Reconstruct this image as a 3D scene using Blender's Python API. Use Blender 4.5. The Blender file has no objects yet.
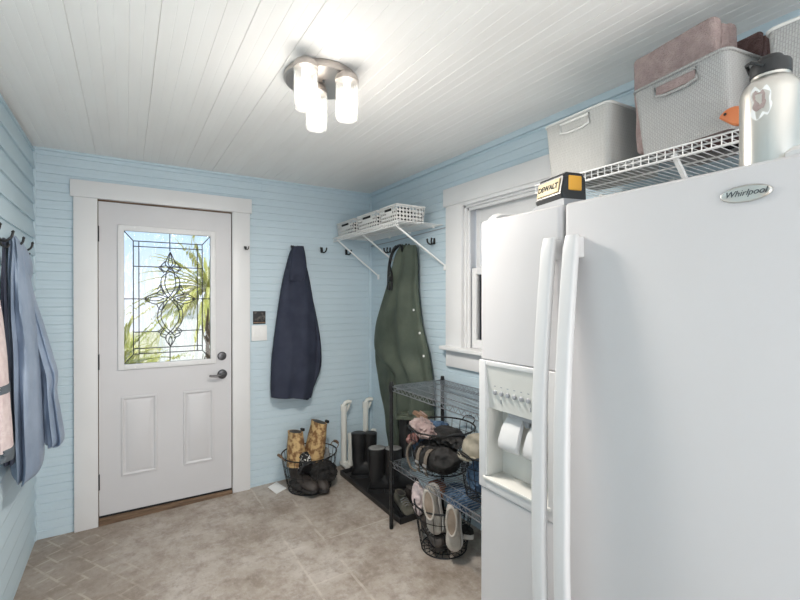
import bpy, bmesh, math, random
from mathutils import Vector, Matrix, noise
random.seed(7)
PI = math.pi
sc = bpy.context.scene
COL = sc.collection
V = Vector

# ------------------------------------------------------------------ camera
FPX, YAW, PIT = 439.74, .5565, -.0042
CAM = V((-1.8251, -3.4232, 1.4714))
_f = V((math.sin(YAW)*math.cos(PIT), math.cos(YAW)*math.cos(PIT), math.sin(PIT)))
_r = V((math.cos(YAW), -math.sin(YAW), 0)); _u = _r.cross(_f)
def at(px, py, ax, val):
    """world point that the photograph shows at (px, py) on the plane axis = val"""
    d = _r*((px-400)/FPX) + _u*((300-py)/FPX) + _f
    return CAM + d*((val-CAM[ax])/d[ax])
cd = bpy.data.cameras.new('camera'); cam = bpy.data.objects.new('camera', cd); COL.objects.link(cam)
cam.location = CAM
cam.rotation_euler = Matrix((_r, _u, -_f)).transposed().to_euler()
cd.sensor_width = 36; cd.lens = 36*FPX/800; cd.clip_start = .02
sc.camera = cam

# room: x -2.30..0, back wall y=0, right wall x=0, ceiling 2.387, old floor rising to the right
XL, HC, SL = -2.3025, 2.387, .0262
YF = -4.7
def fz(x): return SL*(x-XL)

# ------------------------------------------------------------------ materials
def mat(name, col, rough=.5, metal=0, **k):
    m = bpy.data.materials.new(name); m.use_nodes = True
    b = m.node_tree.nodes['Principled BSDF']
    b.inputs['Base Color'].default_value = (*col, 1)
    b.inputs['Roughness'].default_value = rough
    b.inputs['Metallic'].default_value = metal
    for kk, v in k.items():
        b.inputs[kk.replace('_', ' ')].default_value = v
    return m
def nd(m, t, **k):
    n = m.node_tree.nodes.new(t)
    for a, v in k.items(): setattr(n, a, v)
    return n
def lk(m, a, b): m.node_tree.links.new(a, b)
def bsdf(m): return m.node_tree.nodes['Principled BSDF']
def noisy(m, c1, c2, scale=5, detail=4, lo=.35, hi=.65, bump=0, bscale=None, stretch=None):
    """colour wanders between c1 and c2, with an optional fine bump"""
    tc = nd(m, 'ShaderNodeTexCoord')
    src = tc.outputs['Object']
    if stretch:
        mp = nd(m, 'ShaderNodeMapping'); mp.inputs['Scale'].default_value = stretch
        lk(m, src, mp.inputs['Vector']); src = mp.outputs['Vector']
    n = nd(m, 'ShaderNodeTexNoise'); n.inputs['Scale'].default_value = scale; n.inputs['Detail'].default_value = detail
    lk(m, src, n.inputs['Vector'])
    r = nd(m, 'ShaderNodeValToRGB')
    r.color_ramp.elements[0].position = lo; r.color_ramp.elements[1].position = hi
    r.color_ramp.elements[0].color = (*c1, 1); r.color_ramp.elements[1].color = (*c2, 1)
    lk(m, n.outputs['Fac'], r.inputs['Fac']); lk(m, r.outputs['Color'], bsdf(m).inputs['Base Color'])
    if bump:
        n2 = nd(m, 'ShaderNodeTexNoise'); n2.inputs['Scale'].default_value = bscale or scale*6; n2.inputs['Detail'].default_value = 3
        lk(m, tc.outputs['Object'], n2.inputs['Vector'])
        b = nd(m, 'ShaderNodeBump'); b.inputs['Strength'].default_value = bump; b.inputs['Distance'].default_value = .01
        lk(m, n2.outputs['Fac'], b.inputs['Height']); lk(m, b.outputs['Normal'], bsdf(m).inputs['Normal'])
    return m
def nmat(name, c1, c2, rough=.6, scale=5, **k):
    m = mat(name, c1, rough); return noisy(m, c1, c2, scale, **k)

M = {}
M['blue'] = nmat('pale_blue_paint', (.515, .625, .69), (.55, .66, .725), .55, 2.2)
M['bluelap'] = nmat('pale_blue_siding_paint', (.50, .625, .69), (.53, .655, .72), .5, 2.2)
M['ceil'] = nmat('white_ceiling_paint', (.86, .845, .825), (.89, .88, .86), .55, 3, stretch=(3, .6, 1))
M['trim'] = nmat('white_gloss_trim_paint', (.71, .71, .715), (.74, .74, .745), .38, 3)
M['door'] = nmat('white_door_paint', (.58, .575, .59), (.61, .605, .62), .38, 2)
M['frwhite'] = nmat('white_appliance_enamel', (.555, .54, .545), (.57, .555, .56), .36, 1.5, bump=.02, bscale=260)
M['frplast'] = mat('white_appliance_plastic', (.60, .595, .595), .38)
M['frcream'] = mat('cream_dispenser_plastic', (.62, .61, .575), .42)
M['wirewhite'] = mat('white_coated_wire', (.83, .83, .82), .35)
M['black'] = mat('black_metal', (.012, .012, .013), .4, .2)
M['blackwire'] = mat('black_coated_wire', (.02, .021, .024), .32, .45)
M['pewter'] = mat('dark_pewter', (.10, .10, .105), .3, .85)
M['nickel'] = mat('brushed_nickel', (.52, .48, .45), .32, .9)
M['pvc'] = mat('white_pvc_pipe', (.76, .75, .70), .35)
M['navy'] = nmat('navy_cloth', (.018, .023, .045), (.03, .036, .062), .85, 9, bump=.15, bscale=180)
M['raincoat'] = nmat('slate_blue_nylon', (.215, .275, .37), (.29, .355, .46), .5, 7, bump=.12, bscale=40)
M['pink'] = nmat('pale_pink_fleece', (.60, .49, .49), (.70, .60, .59), .95, 30, bump=.5, bscale=150)
M['greyhem'] = mat('grey_webbing', (.10, .12, .14), .85)
M['olive'] = nmat('olive_wader_cloth', (.050, .066, .050), (.088, .108, .080), .75, 5, bump=.25, bscale=60)
M['olivel'] = nmat('pale_olive_cloth', (.10, .12, .088), (.13, .15, .11), .8, 7)
M['rubber'] = nmat('black_rubber', (.010, .010, .011), (.022, .022, .023), .42, 6)
M['greyfelt'] = nmat('grey_felt_lining', (.16, .16, .155), (.24, .24, .235), .95, 30)
M['darkshoe'] = nmat('dark_brown_leather', (.02, .016, .014), (.06, .05, .045), .6, 14)
M['oliveshoe'] = nmat('faded_olive_leather', (.075, .07, .055), (.14, .13, .10), .8, 14)
M['cream'] = nmat('cream_canvas', (.36, .33, .29), (.50, .46, .42), .85, 14, bump=.2)
M['taninsole'] = nmat('tan_insole', (.22, .17, .13), (.31, .25, .20), .9, 18)
M['whitesole'] = mat('white_rubber_sole', (.66, .63, .60), .6)
M['denim'] = nmat('blue_denim', (.02, .05, .105), (.10, .165, .26), .9, 28, bump=.4, bscale=120)
M['rosecloth'] = nmat('dusty_rose_cloth', (.24, .17, .165), (.42, .33, .31), .9, 14, bump=.4, bscale=60)
M['redcloth'] = nmat('faded_red_cloth', (.20, .08, .07), (.33, .19, .17), .9, 16)
M['tanleather'] = nmat('tan_leather', (.20, .115, .07), (.32, .21, .14), .7, 20)
M['rust'] = nmat('rust_brown_suede', (.20, .08, .045), (.30, .14, .08), .9, 25)
M['khaki'] = nmat('khaki_cloth', (.22, .20, .15), (.34, .31, .25), .9, 22)
M['bagblack'] = nmat('charcoal_bag_cloth', (.008, .0075, .0075), (.024, .022, .021), .8, 14, bump=.3, bscale=50)
M['strap'] = mat('taupe_webbing_strap', (.15, .125, .10), .85)
M['silver'] = mat('silver_buckle', (.6, .6, .6), .3, .9)
M['steel'] = mat('brushed_steel', (.66, .64, .60), .28, .95)
M['lid'] = mat('black_plastic_lid', (.018, .019, .021), .38)
M['orange'] = nmat('orange_plastic', (.52, .15, .05), (.58, .19, .07), .5, 8)
M['yellow'] = mat('yellow_plastic', (.72, .36, .04), .45)
M['paleyel'] = mat('pale_yellow_label', (.66, .52, .28), .5)
M['wood'] = nmat('worn_brown_wood', (.10, .06, .035), (.20, .125, .075), .7, 6, stretch=(1, 12, 12))
M['mauve'] = nmat('mauve_towel_pile', (.35, .265, .255), (.45, .35, .335), 1, 40, bump=.9, bscale=260)
M['maroon'] = nmat('dark_maroon_towel', (.10, .058, .055), (.15, .09, .085), 1, 40, bump=.8, bscale=220)
M['paper'] = mat('white_paper', (.82, .82, .81), .7)
M['plate'] = mat('white_switch_plastic', (.80, .80, .79), .4)
M['slot'] = mat('dark_gap', (.012, .012, .012), .8)
M['grey'] = mat('mid_grey_plastic', (.30, .31, .33), .4)
M['lead'] = mat('lead_came', (.07, .072, .075), .4, .4)
M['rackwire'] = mat('glossy_black_rack_wire', (.34, .35, .37), .28, .9)
M['screen'] = mat('grey_insect_screen', (.11, .115, .12), .7)
M['camo'] = nmat('tan_camouflage_cloth', (.55, .38, .18), (.20, .10, .04), .85, 26, lo=.45, hi=.6, detail=5)
M['patt'] = nmat('black_and_white_speckled_cloth', (.008, .008, .008), (.6, .58, .55), .8, 75, lo=.57, hi=.63, detail=1)
M['greyperf'] = mat('off_white_basket_plastic', (.70, .69, .67), .5)

def ribbed(name, c1, c2, sx, sz, rough=.5, strength=.6):
    """moulded plastic with a woven relief: vertical ribs broken by courses"""
    m = mat(name, c1, rough)
    tc = nd(m, 'ShaderNodeTexCoord'); mp = nd(m, 'ShaderNodeMapping')
    mp.inputs['Rotation'].default_value = (0, 0, 0)
    sep = nd(m, 'ShaderNodeSeparateXYZ'); lk(m, tc.outputs['Object'], sep.inputs[0])
    add = nd(m, 'ShaderNodeMath', operation='SUBTRACT'); lk(m, sep.outputs['X'], add.inputs[0]); lk(m, sep.outputs['Y'], add.inputs[1])
    cmb = nd(m, 'ShaderNodeCombineXYZ'); lk(m, sep.outputs['Z'], cmb.inputs['X']); lk(m, add.outputs[0], cmb.inputs['Y'])
    br = nd(m, 'ShaderNodeTexBrick'); lk(m, cmb.outputs[0], br.inputs['Vector'])
    br.inputs['Scale'].default_value = 1; br.inputs['Brick Width'].default_value = sz; br.inputs['Row Height'].default_value = sx
    br.inputs['Mortar Size'].default_value = sx*.2; br.inputs['Mortar Smooth'].default_value = .8
    br.inputs['Color1'].default_value = (*c1, 1); br.inputs['Color2'].default_value = (*c2, 1); br.inputs['Mortar'].default_value = (*[c*.8 for c in c1], 1)
    lk(m, br.outputs['Color'], bsdf(m).inputs['Base Color'])
    b = nd(m, 'ShaderNodeBump', invert=True); b.inputs['Strength'].default_value = strength; b.inputs['Distance'].default_value = .004
    lk(m, br.outputs['Fac'], b.inputs['Height']); lk(m, b.outputs['Normal'], bsdf(m).inputs['Normal'])
    return m
M['woven'] = ribbed('grey_woven_plastic', (.40, .40, .395), (.43, .43, .425), .0058, .011)
M['binclear'] = ribbed('translucent_grey_plastic', (.50, .495, .475), (.53, .525, .505), .006, .02, .45, .3)
bsdf(M['binclear']).inputs['Transmission Weight'].default_value = .12
M['rimclear'] = mat('clear_plastic_rim', (.68, .68, .66), .3)

# glass
def rippled():
    m = mat('rippled_art_glass', (.97, .985, 1), .03, 0, Transmission_Weight=1, IOR=1.3)
    tc = nd(m, 'ShaderNodeTexCoord'); mp = nd(m, 'ShaderNodeMapping'); mp.inputs['Rotation'].default_value = (0, -.8, 0); mp.inputs['Scale'].default_value = (16, 1, 4)
    lk(m, tc.outputs['Object'], mp.inputs['Vector'])
    n = nd(m, 'ShaderNodeTexNoise'); n.inputs['Scale'].default_value = 1; n.inputs['Detail'].default_value = 1; n.inputs['Distortion'].default_value = 1.5
    lk(m, mp.outputs[0], n.inputs['Vector'])
    b = nd(m, 'ShaderNodeBump'); b.inputs['Strength'].default_value = .55; b.inputs['Distance'].default_value = .02
    lk(m, n.outputs['Fac'], b.inputs['Height']); lk(m, b.outputs['Normal'], bsdf(m).inputs['Normal'])
    return m
M['ripple'] = rippled()
M['glass'] = mat('clear_glass', (1, 1, 1), 0, 0, Transmission_Weight=1, IOR=1.02)
M['bevelglass'] = mat('bevelled_clear_glass', (.98, .99, 1), .02, 0, Transmission_Weight=1, IOR=1.25)
M['shade'] = mat('frosted_glass_shade', (.95, .95, .94), .25, 0, Transmission_Weight=.85, IOR=1.1)
M['bulb'] = mat('lit_bulb', (1, 1, 1), .5)
bsdf(M['bulb']).inputs['Emission Color'].default_value = (1, .93, .84, 1); bsdf(M['bulb']).inputs['Emission Strength'].default_value = 9

def floor_mat():
    m = mat('stained_concrete_floor', (.3, .26, .22), .55)
    N = lambda t, **k: nd(m, t, **k)
    tc = N('ShaderNodeTexCoord'); ob = tc.outputs['Object']
    def noise_(sc_, det, stretch=None, rough=.6):
        s = ob
        if stretch:
            mp = N('ShaderNodeMapping'); mp.inputs['Scale'].default_value = stretch; lk(m, ob, mp.inputs['Vector']); s = mp.outputs[0]
        n = N('ShaderNodeTexNoise'); n.inputs['Scale'].default_value = sc_; n.inputs['Detail'].default_value = det; n.inputs['Roughness'].default_value = rough
        lk(m, s, n.inputs['Vector']); return n.outputs['Fac']
    def ramp(f, stops):
        r = N('ShaderNodeValToRGB'); e = r.color_ramp.elements
        while len(e) < len(stops): e.new(.5)
        for el, (p, c) in zip(e, stops): el.position = p; el.color = (*c, 1) if not isinstance(c, float) else (c, c, c, 1)
        lk(m, f, r.inputs['Fac']); return r.outputs['Color']
    def mix(f, a, b, t='MIX'):
        x = N('ShaderNodeMix', data_type='RGBA', blend_type=t)
        if isinstance(f, float): x.inputs[0].default_value = f
        else: lk(m, f, x.inputs[0])
        for i, v in ((6, a), (7, b)):
            if isinstance(v, tuple): x.inputs[i].default_value = (*v, 1)
            else: lk(m, v, x.inputs[i])
        return x.outputs[2]
    def math_(op, a, b=0.):
        x = N('ShaderNodeMath', operation=op)
        for i, v in ((0, a), (1, b)):
            if isinstance(v, (int, float)): x.inputs[i].default_value = v
            else: lk(m, v, x.inputs[i])
        return x.outputs[0]
    base = ramp(noise_(2.6, 8, None, .68), [(.32, (.225, .18, .14)), (.48, (.375, .325, .28)), (.68, (.50, .455, .415))])
    base = mix(ramp(noise_(15, 9, (1, 1, 1), .75), [(.46, 0.), (.64, .62)]), base, (.20, .155, .125))
    base = mix(ramp(noise_(42, 6, (1, .5, 1), .8), [(.5, 0.), (.72, .35)]), base, (.60, .56, .52))
    sep = N('ShaderNodeSeparateXYZ'); lk(m, ob, sep.inputs[0])
    X, Y = sep.outputs['X'], sep.outputs['Y']
    wob = math_('MULTIPLY', math_('SUBTRACT', noise_(3, 2), .5), .03)
    # straight paler joints where boards under the skim coat show
    def joint(axis, c, w, lo=None, hi=None, amt=.34):
        d = math_('ABSOLUTE', math_('SUBTRACT', math_('ADD', axis, wob), c))
        f = math_('MULTIPLY', math_('LESS_THAN', d, w), amt)
        other = Y if axis is X else X
        if lo is not None:
            f = math_('MULTIPLY', f, math_('MULTIPLY', math_('GREATER_THAN', other, lo), math_('LESS_THAN', other, hi)))
        return f
    worn = ramp(noise_(9, 5), [(.40, 0.), (.52, 1.)])
    fs = None
    for j in (joint(X, -1.03, .006), joint(X, -.83, .007), joint(Y, -.975, .005, -1.06, -.3, .36), joint(Y, -1.33, .005, -1.06, -.8, .36), joint(Y, -.55, .004, -1.06, -.83, .3)):
        fs = j if fs is None else math_('MAXIMUM', fs, j)
    fs = math_('MULTIPLY', fs, worn)
    base = mix(fs, base, (.62, .565, .50))
    # worn brick pattern by the left of the door
    mp = N('ShaderNodeMapping'); mp.inputs['Rotation'].default_value = (0, 0, math.radians(60)); lk(m, ob, mp.inputs['Vector'])
    br = N('ShaderNodeTexBrick'); lk(m, mp.outputs[0], br.inputs['Vector'])
    br.inputs['Scale'].default_value = 1; br.inputs['Brick Width'].default_value = .12; br.inputs['Row Height'].default_value = .085; br.inputs['Mortar Size'].default_value = .006
    region = math_('MULTIPLY', ramp(math_('ADD', math_('MULTIPLY', X, -1.), wob), [(0., 0.), (1., 1.)]), 1.)
    mr = N('ShaderNodeMapRange'); mr.inputs['From Min'].default_value = -1.62; mr.inputs['From Max'].default_value = -1.95; lk(m, X, mr.inputs['Value'])
    reg = math_('MULTIPLY', mr.outputs[0], ramp(noise_(8, 5), [(.44, 0.), (.58, 1.)]))
    base = mix(math_('MULTIPLY', mr.outputs[0], .45), base, (.25, .20, .16))
    base = mix(math_('MULTIPLY', math_('MULTIPLY', br.outputs['Fac'], reg), .45), base, (.58, .51, .43))
    lk(m, base, bsdf(m).inputs['Base Color'])
    b = N('ShaderNodeBump'); b.inputs['Strength'].default_value = .25; b.inputs['Distance'].default_value = .004
    lk(m, noise_(30, 6), b.inputs['Height']); lk(m, b.outputs['Normal'], bsdf(m).inputs['Normal'])
    return m
M['floor'] = floor_mat()

# ------------------------------------------------------------------ mesh helpers
def B(): return bmesh.new()
def box(bm, lo, hi, mx=None, bev=0):
    lo, hi = V(lo), V(hi)
    r = bmesh.ops.create_cube(bm, size=1, matrix=Matrix.Translation((lo+hi)/2) @ Matrix.Diagonal((*(abs(a) for a in hi-lo), 1)))
    vs = r['verts']
    if bev:
        es = list({e for v in vs for e in v.link_edges})
        q = bmesh.ops.bevel(bm, geom=es, offset=bev, segments=3, affect='EDGES', profile=.5)
        vs = list({v for f in q['faces'] for v in f.verts} | {v for v in vs if v.is_valid})
    if mx: bmesh.ops.transform(bm, matrix=mx, verts=vs)
    return vs
def ringpts(c, ax, rx, ry=None, n=12, up=None, ph=0):
    ax = V(ax).normalized(); ry = rx if ry is None else ry
    up = V(up) if up is not None else (V((0, 0, 1)) if abs(ax.z) < .9 else V((1, 0, 0)))
    a = up.cross(ax).normalized(); b = ax.cross(a)
    return [V(c)+a*rx*math.cos(2*PI*i/n+ph)+b*ry*math.sin(2*PI*i/n+ph) for i in range(n)]
def loft(bm, rings, cap0=True, cap1=True, closed=True, loop=False):
    vs = [[bm.verts.new(p) for p in r] for r in rings]
    n = len(vs[0]); m = n if closed else n-1
    K = len(vs)
    for k in range(K if loop else K-1):
        a, b = vs[k], vs[(k+1) % K]
        for i in range(m):
            j = (i+1) % n
            try: bm.faces.new((a[i], a[j], b[j], b[i]))
            except ValueError: pass
    if closed and not loop:
        if cap0: bm.faces.new(vs[0][::-1])
        if cap1: bm.faces.new(vs[-1])
    return vs
def tube(bm, pts, r, n=8, closed=False, cap=True):
    pts = [V(p) for p in pts]; K = len(pts); rings = []; up = None
    for i, p in enumerate(pts):
        if closed: t = (pts[(i+1) % K]-pts[i-1])
        else: t = (pts[min(i+1, K-1)]-pts[max(i-1, 0)])
        t.normalize()
        if up is None: up = V((0, 0, 1)) if abs(t.z) < .9 else V((1, 0, 0))
        a = up.cross(t)
        if a.length < 1e-5: a = V((1, 0, 0)).cross(t)
        a.normalize(); b = t.cross(a); up = b
        rr = r[i] if isinstance(r, (list, tuple)) else r
        rings.append([p+a*rr*math.cos(2*PI*k/n)+b*rr*math.sin(2*PI*k/n) for k in range(n)])
    loft(bm, rings, cap, cap, loop=closed)
def lathe(bm, prof, c=(0, 0, 0), n=32, cap=True, mx=None):
    rings = [[V((c[0]+r*math.cos(2*PI*i/n), c[1]+r*math.sin(2*PI*i/n), c[2]+z)) for i in range(n)] for r, z in prof]
    if mx: rings = [[mx @ p for p in R] for R in rings]
    loft(bm, rings, cap, cap)
def prism(bm, poly, d):
    """poly: list of 3-D points, extruded by vector d"""
    a = [bm.verts.new(V(p)) for p in poly]; b = [bm.verts.new(V(p)+V(d)) for p in poly]
    n = len(a); bm.faces.new(a); bm.faces.new(b[::-1])
    for i in range(n): bm.faces.new((a[i], b[i], b[(i+1) % n], a[(i+1) % n]))
def cr(pts, n):
    """Catmull-Rom through tuples, n samples per span"""
    out = []; K = len(pts)
    for i in range(K-1):
        p0, p1, p2, p3 = pts[max(i-1, 0)], pts[i], pts[i+1], pts[min(i+2, K-1)]
        for s in range(n):
            t = s/n
            out.append(tuple(.5*(2*b+(c-a)*t+(2*a-5*b+4*c-d)*t*t+(3*b-a-3*c+d)*t**3) for a, b, c, d in zip(p0, p1, p2, p3)))
    out.append(tuple(pts[-1])); return out
def lump(bm, c, rad, amp=.2, freq=8, seed=0, sub=5, rot=None):
    r = bmesh.ops.create_icosphere(bm, subdivisions=sub, radius=1)
    R = Matrix.Rotation(rot[0], 3, rot[1]) if rot else Matrix.Identity(3)
    for v in r['verts']:
        p = v.co.copy(); q = V((p.x*rad[0], p.y*rad[1], p.z*rad[2]))
        k = noise.noise(q*freq+V((seed*7.3, seed, 0)))+.4*noise.noise(q*freq*2.3+V((seed, 3, seed)))
        w_ = V((q.x*1.0, q.y*2.2, q.z*1.6))*freq*1.5+V((k, 0, k))*.6
        rd = 1-abs(noise.noise(w_+V((0, seed*3.1, 0))))*2; rd2 = 1-abs(noise.noise(w_*2.1+V((seed, 0, 2))))*2
        v.co = R @ (q*(1+amp*k+amp*.75*(rd-.5)+amp*.32*(rd2-.5)))+V(c)

def mk(name, bm, m, parent=None, origin=None, local=False, sharp=35, flip=True):
    me = bpy.data.meshes.new(name)
    if flip: bmesh.ops.recalc_face_normals(bm, faces=bm.faces)
    o = bpy.data.objects.new(name, me); COL.objects.link(o)
    if parent is not None:
        o.parent = parent
        if not local: bmesh.ops.transform(bm, matrix=world(parent).inverted(), verts=bm.verts)
    elif origin is not None:
        o.location = origin
        if not local: bmesh.ops.translate(bm, vec=-V(origin), verts=bm.verts)
    bm.to_mesh(me); bm.free()
    if sharp:
        me.polygons.foreach_set('use_smooth', [True]*len(me.polygons)); me.set_sharp_from_angle(angle=math.radians(sharp))
    me.materials.append(m if not isinstance(m, str) else M[m])
    return o
def world(o):
    w = Matrix.LocRotScale(o.location, o.rotation_euler, o.scale)
    return world(o.parent) @ w if o.parent else w
def tag(o, label=None, cat=None, group=None, kind=None):
    if label: o['label'] = label
    if cat: o['category'] = cat
    if group: o['group'] = group
    if kind: o['kind'] = kind
    return o
def empty(name, loc, label=None, cat=None, group=None, rot=(0, 0, 0), kind=None):
    o = bpy.data.objects.new(name, None); COL.objects.link(o); o.location = loc; o.rotation_euler = rot
    o.empty_display_size = .05
    return tag(o, label, cat, group, kind)
def kids(o): return [c for c in bpy.data.objects if c.parent == o]
def dup(o, parent=None):
    c = o.copy(); COL.objects.link(c); c.parent = parent
    for ch in kids(o): dup(ch, c)
    return c
def struct(name, bm, m, sharp=35, label=None, cat=None):
    o = mk(name, bm, m, sharp=sharp); o['kind'] = 'structure'
    return tag(o, label, cat)

# ------------------------------------------------------------------ the shell
def strip(bm, prof, place, u0, u1):
    """prof: (height, offset) pairs; extruded along u"""
    rows = [[place(u0, z, w), place(u1, z, w)] for z, w in prof]
    for a, b in zip(rows, rows[1:]):
        bm.faces.new([bm.verts.new(p) for p in (a[0], a[1], b[1], b[0])])
def bead(z0, z1, P=.0545):
    """beadboard courses: flat faces with V grooves, and a fine centre bead"""
    out = [(z0, 0)]; k = math.ceil(z0/P-1e-6)
    while k*P < z1-.006:
        z = k*P
        if z-.004 > z0: out += [(z-.0035, 0), (z-.0012, .0045), (z+.0012, .0045), (z+.0035, 0)]
        if z+P/2+.003 < z1 and z+P/2-.003 > z0: out += [(z+P/2-.0016, 0), (z+P/2, .0013), (z+P/2+.0016, 0)]
        k += 1
    out.append((z1, 0)); return out
DX0, DX1, DZ0, DZ1 = -1.9772, -1.1656, .064, 2.096        # door slab
WY0, WY1, WZ0, WZ1 = -1.262, -1.975, 1.155, 2.06            # window opening (right wall)
bm = B(); pl = lambda u, z, w: V((u, w, z))
strip(bm, bead(-.02, HC+.02), pl, XL-.02, DX0-.012)
strip(bm, bead(-.02, HC+.02), pl, DX1+.012, .02)
strip(bm, bead(DZ1+.012, HC+.02), pl, DX0-.012, DX1+.012)
for lo, hi in (((XL-.02, .006, -.1), (DX0-.012, .12, HC+.1)), ((DX1+.012, .006, -.1), (.12, .12, HC+.1)), ((DX0-.012, .006, DZ1+.012), (DX1+.012, .12, HC+.1))): box(bm, lo, hi)
struct('wall_back', bm, 'blue', label='pale blue beadboard wall around the white entry door', cat='wall')
bm = B(); pl = lambda u, z, w: V((w, u, z))
strip(bm, bead(-.02, HC+.02), pl, .02, WY0)
strip(bm, bead(-.02, HC+.02), pl, WY1, YF)
strip(bm, bead(-.02, WZ0), pl, WY0, WY1)
strip(bm, bead(WZ1, HC+.02), pl, WY0, WY1)
for lo, hi in (((.006, WY0, -.1), (.12, .12, HC+.1)), ((.006, YF, -.1), (.12, WY1, HC+.1)), ((.006, WY1, -.1), (.12, WY0, WZ0)), ((.006, WY1, WZ1), (.12, WY0, HC+.1))): box(bm, lo, hi)
struct('wall_right', bm, 'blue', label='pale blue beadboard wall with the window behind the refrigerator', cat='wall')
bm = B(); P = .105; z = -.06
prof = []
while z < HC+.02:
    prof += [(z, .0), (z, .013), (z+.012, .014), (z+P, .003)]; z += P
prof = [(z_, w_) for z_, w_ in prof if z_ < HC+.05]
for (za, wa), (zb, wb) in zip(prof, prof[1:]):
    if zb-za > -1e-6:
        bm.faces.new([bm.verts.new(p) for p in (V((XL+wa-.003, .01, za)), V((XL+wa-.003, YF, za)), V((XL+wb-.003, YF, zb)), V((XL+wb-.003, .01, zb)))])
box(bm, (XL-.1, YF, -.1), (XL-.004, .12, HC+.1))
struct('wall_left', bm, 'bluelap', label='pale blue lap siding wall behind the hanging jackets', cat='wall')
bm = B(); box(bm, (XL-.1, YF-.1, -.1), (-2.05, YF, HC+.1)); box(bm, (-.25, YF-.1, -.1), (.12, YF, HC+.1)); box(bm, (-2.05, YF-.1, 2.15), (-.25, YF, HC+.1))  # unseen wall, added to shut out blue sky light; wide opening softens the rest
struct('wall_front', bm, 'blue', label='unseen pale blue wall behind the camera with a wide opening added for light', cat='wall')
# ceiling boards run away from the camera
bm = B(); P = .086; x = XL-.03; prof = [(x, 0)]
k = 0
while x < .04:
    x += P; k += 1; gd = random.choice((.0018, .0025, .0045))
    prof += [(x-P/2-.0018, 0), (x-P/2, .0009), (x-P/2+.0018, 0), (x-.0018, 0), (x-.0006, gd), (x+.0006, gd), (x+.0018, 0)]
for (xa, wa), (xb, wb) in zip(prof, prof[1:]):
    bm.faces.new([bm.verts.new(p) for p in (V((xa, .02, HC+wa)), V((xb, .02, HC+wb)), V((xb, YF, HC+wb)), V((xa, YF, HC+wa)))])
box(bm, (XL-.1, YF, HC+.008), (.12, .12, HC+.1))
struct('ceiling', bm, 'ceil', label='white painted beadboard ceiling with the light fixture', cat='ceiling')
bm = B()
xa, xb = XL-.1, .12
prism(bm, [(xa, YF, fz(xa)), (xb, YF, fz(xb)), (xb, YF, -.1), (xa, YF, -.1)], (0, .12-YF, 0))
struct('floor', bm, 'floor', label='worn mottled brown concrete floor with faint brick pattern', cat='floor')
# ceiling and corner mouldings
bm = B(); box(bm, (XL, -.012, HC-.014), (0, .004, HC+.004), bev=.003); struct('trim_1', bm, 'blue', label='thin blue moulding where the back wall meets the ceiling', cat='moulding')
bm = B(); box(bm, (-.016, YF, HC-.032), (.004, 0, HC+.004), bev=.004); struct('trim_2', bm, 'blue', label='blue moulding where the right wall meets the ceiling', cat='moulding')
bm = B(); box(bm, (-.014, -.014, fz(0)), (.004, .004, HC-.032), bev=.005); struct('trim_3', bm, 'blue', label='slim blue corner strip between back and right walls', cat='moulding')
bm = B(); box(bm, (XL-.002, -.01, 0), (XL+.012, .004, HC-.014), bev=.003); struct('trim_4', bm, 'blue', label='slim blue corner strip between left and back walls', cat='moulding')

# door casing
bm = B()
box(bm, (-2.106, -.024, fz(-2.1)), (DX0-.004, .004, 2.106), bev=.003)
box(bm, (DX1+.004, -.024, fz(-1.1)), (-1.036, .004, 2.106), bev=.003)
box(bm, (-2.122, -.032, 2.106), (-1.024, .004, 2.212), bev=.003)
struct('trim_5', bm, 'trim', label='wide white casing around the entry door', cat='door casing')
# jamb lining and threshold
bm = B()
box(bm, (DX0-.012, .0, .01), (DX0-.003, .11, DZ1+.012)); box(bm, (DX1+.003, .0, .01), (DX1+.012, .11, DZ1+.012)); box(bm, (DX0-.012, .0, DZ1+.003), (DX1+.012, .11, DZ1+.012))
struct('trim_6', bm, 'wood', label='brown edged jamb inside the door casing', cat='door jamb')
bm = B(); box(bm, (DX0-.003, -.022, -.02), (DX1+.003, .10, .052), bev=.006)
struct('trim_7', bm, 'wood', label='worn brown wood threshold under the white door', cat='threshold')

# ------------------------------------------------------------------ the door
door = empty('door_1', ((DX0+DX1)/2, .03, DZ0), 'white entry door with a leaded oval scroll glass panel', 'door', kind='structure')
GX0, GX1, GZ0, GZ1 = -1.842, -1.306, 1.030, 1.921
bm = B(); y0, y1 = .004, .05
for lo, hi in (((DX0, y0, DZ0), (GX0, y1, DZ1)), ((GX1, y0, DZ0), (DX1, y1, DZ1)), ((GX0, y0, GZ1), (GX1, y1, DZ1)), ((GX0, y0, DZ0), (GX1, y1, GZ0))): box(bm, lo, hi)
mk('door_slab', bm, 'door', door)
def raised(x0, x1, z0, z1):
    bm = B()
    def R(i, w): return [V((x0+i, w, z0+i)), V((x1-i, w, z0+i)), V((x1-i, w, z1-i)), V((x0+i, w, z1-i))]
    loft(bm, [R(0, .0055), R(.003, -.0035), R(.012, -.005), R(.020, .0015), R(.026, .0025), R(.044, -.0035)], False, True)
    mk('raised_panel', bm, 'door', door, sharp=20)
raised(-1.858, -1.648, .295, .82); raised(-1.488, -1.290, .295, .815)
bm = B(); a = .032; yy = -.009
for lo, hi in (((GX0-a, yy, GZ0-a), (GX0+.004, .006, GZ1+a)), ((GX1-.004, yy, GZ0-a), (GX1+a, .006, GZ1+a)), ((GX0, yy, GZ1-.004), (GX1, .006, GZ1+a)), ((GX0, yy, GZ0-a), (GX1, .006, GZ0+.004))): box(bm, lo, hi, bev=.003)
fr = mk('glass_frame', bm, 'trim', door)
bm = B()
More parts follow.
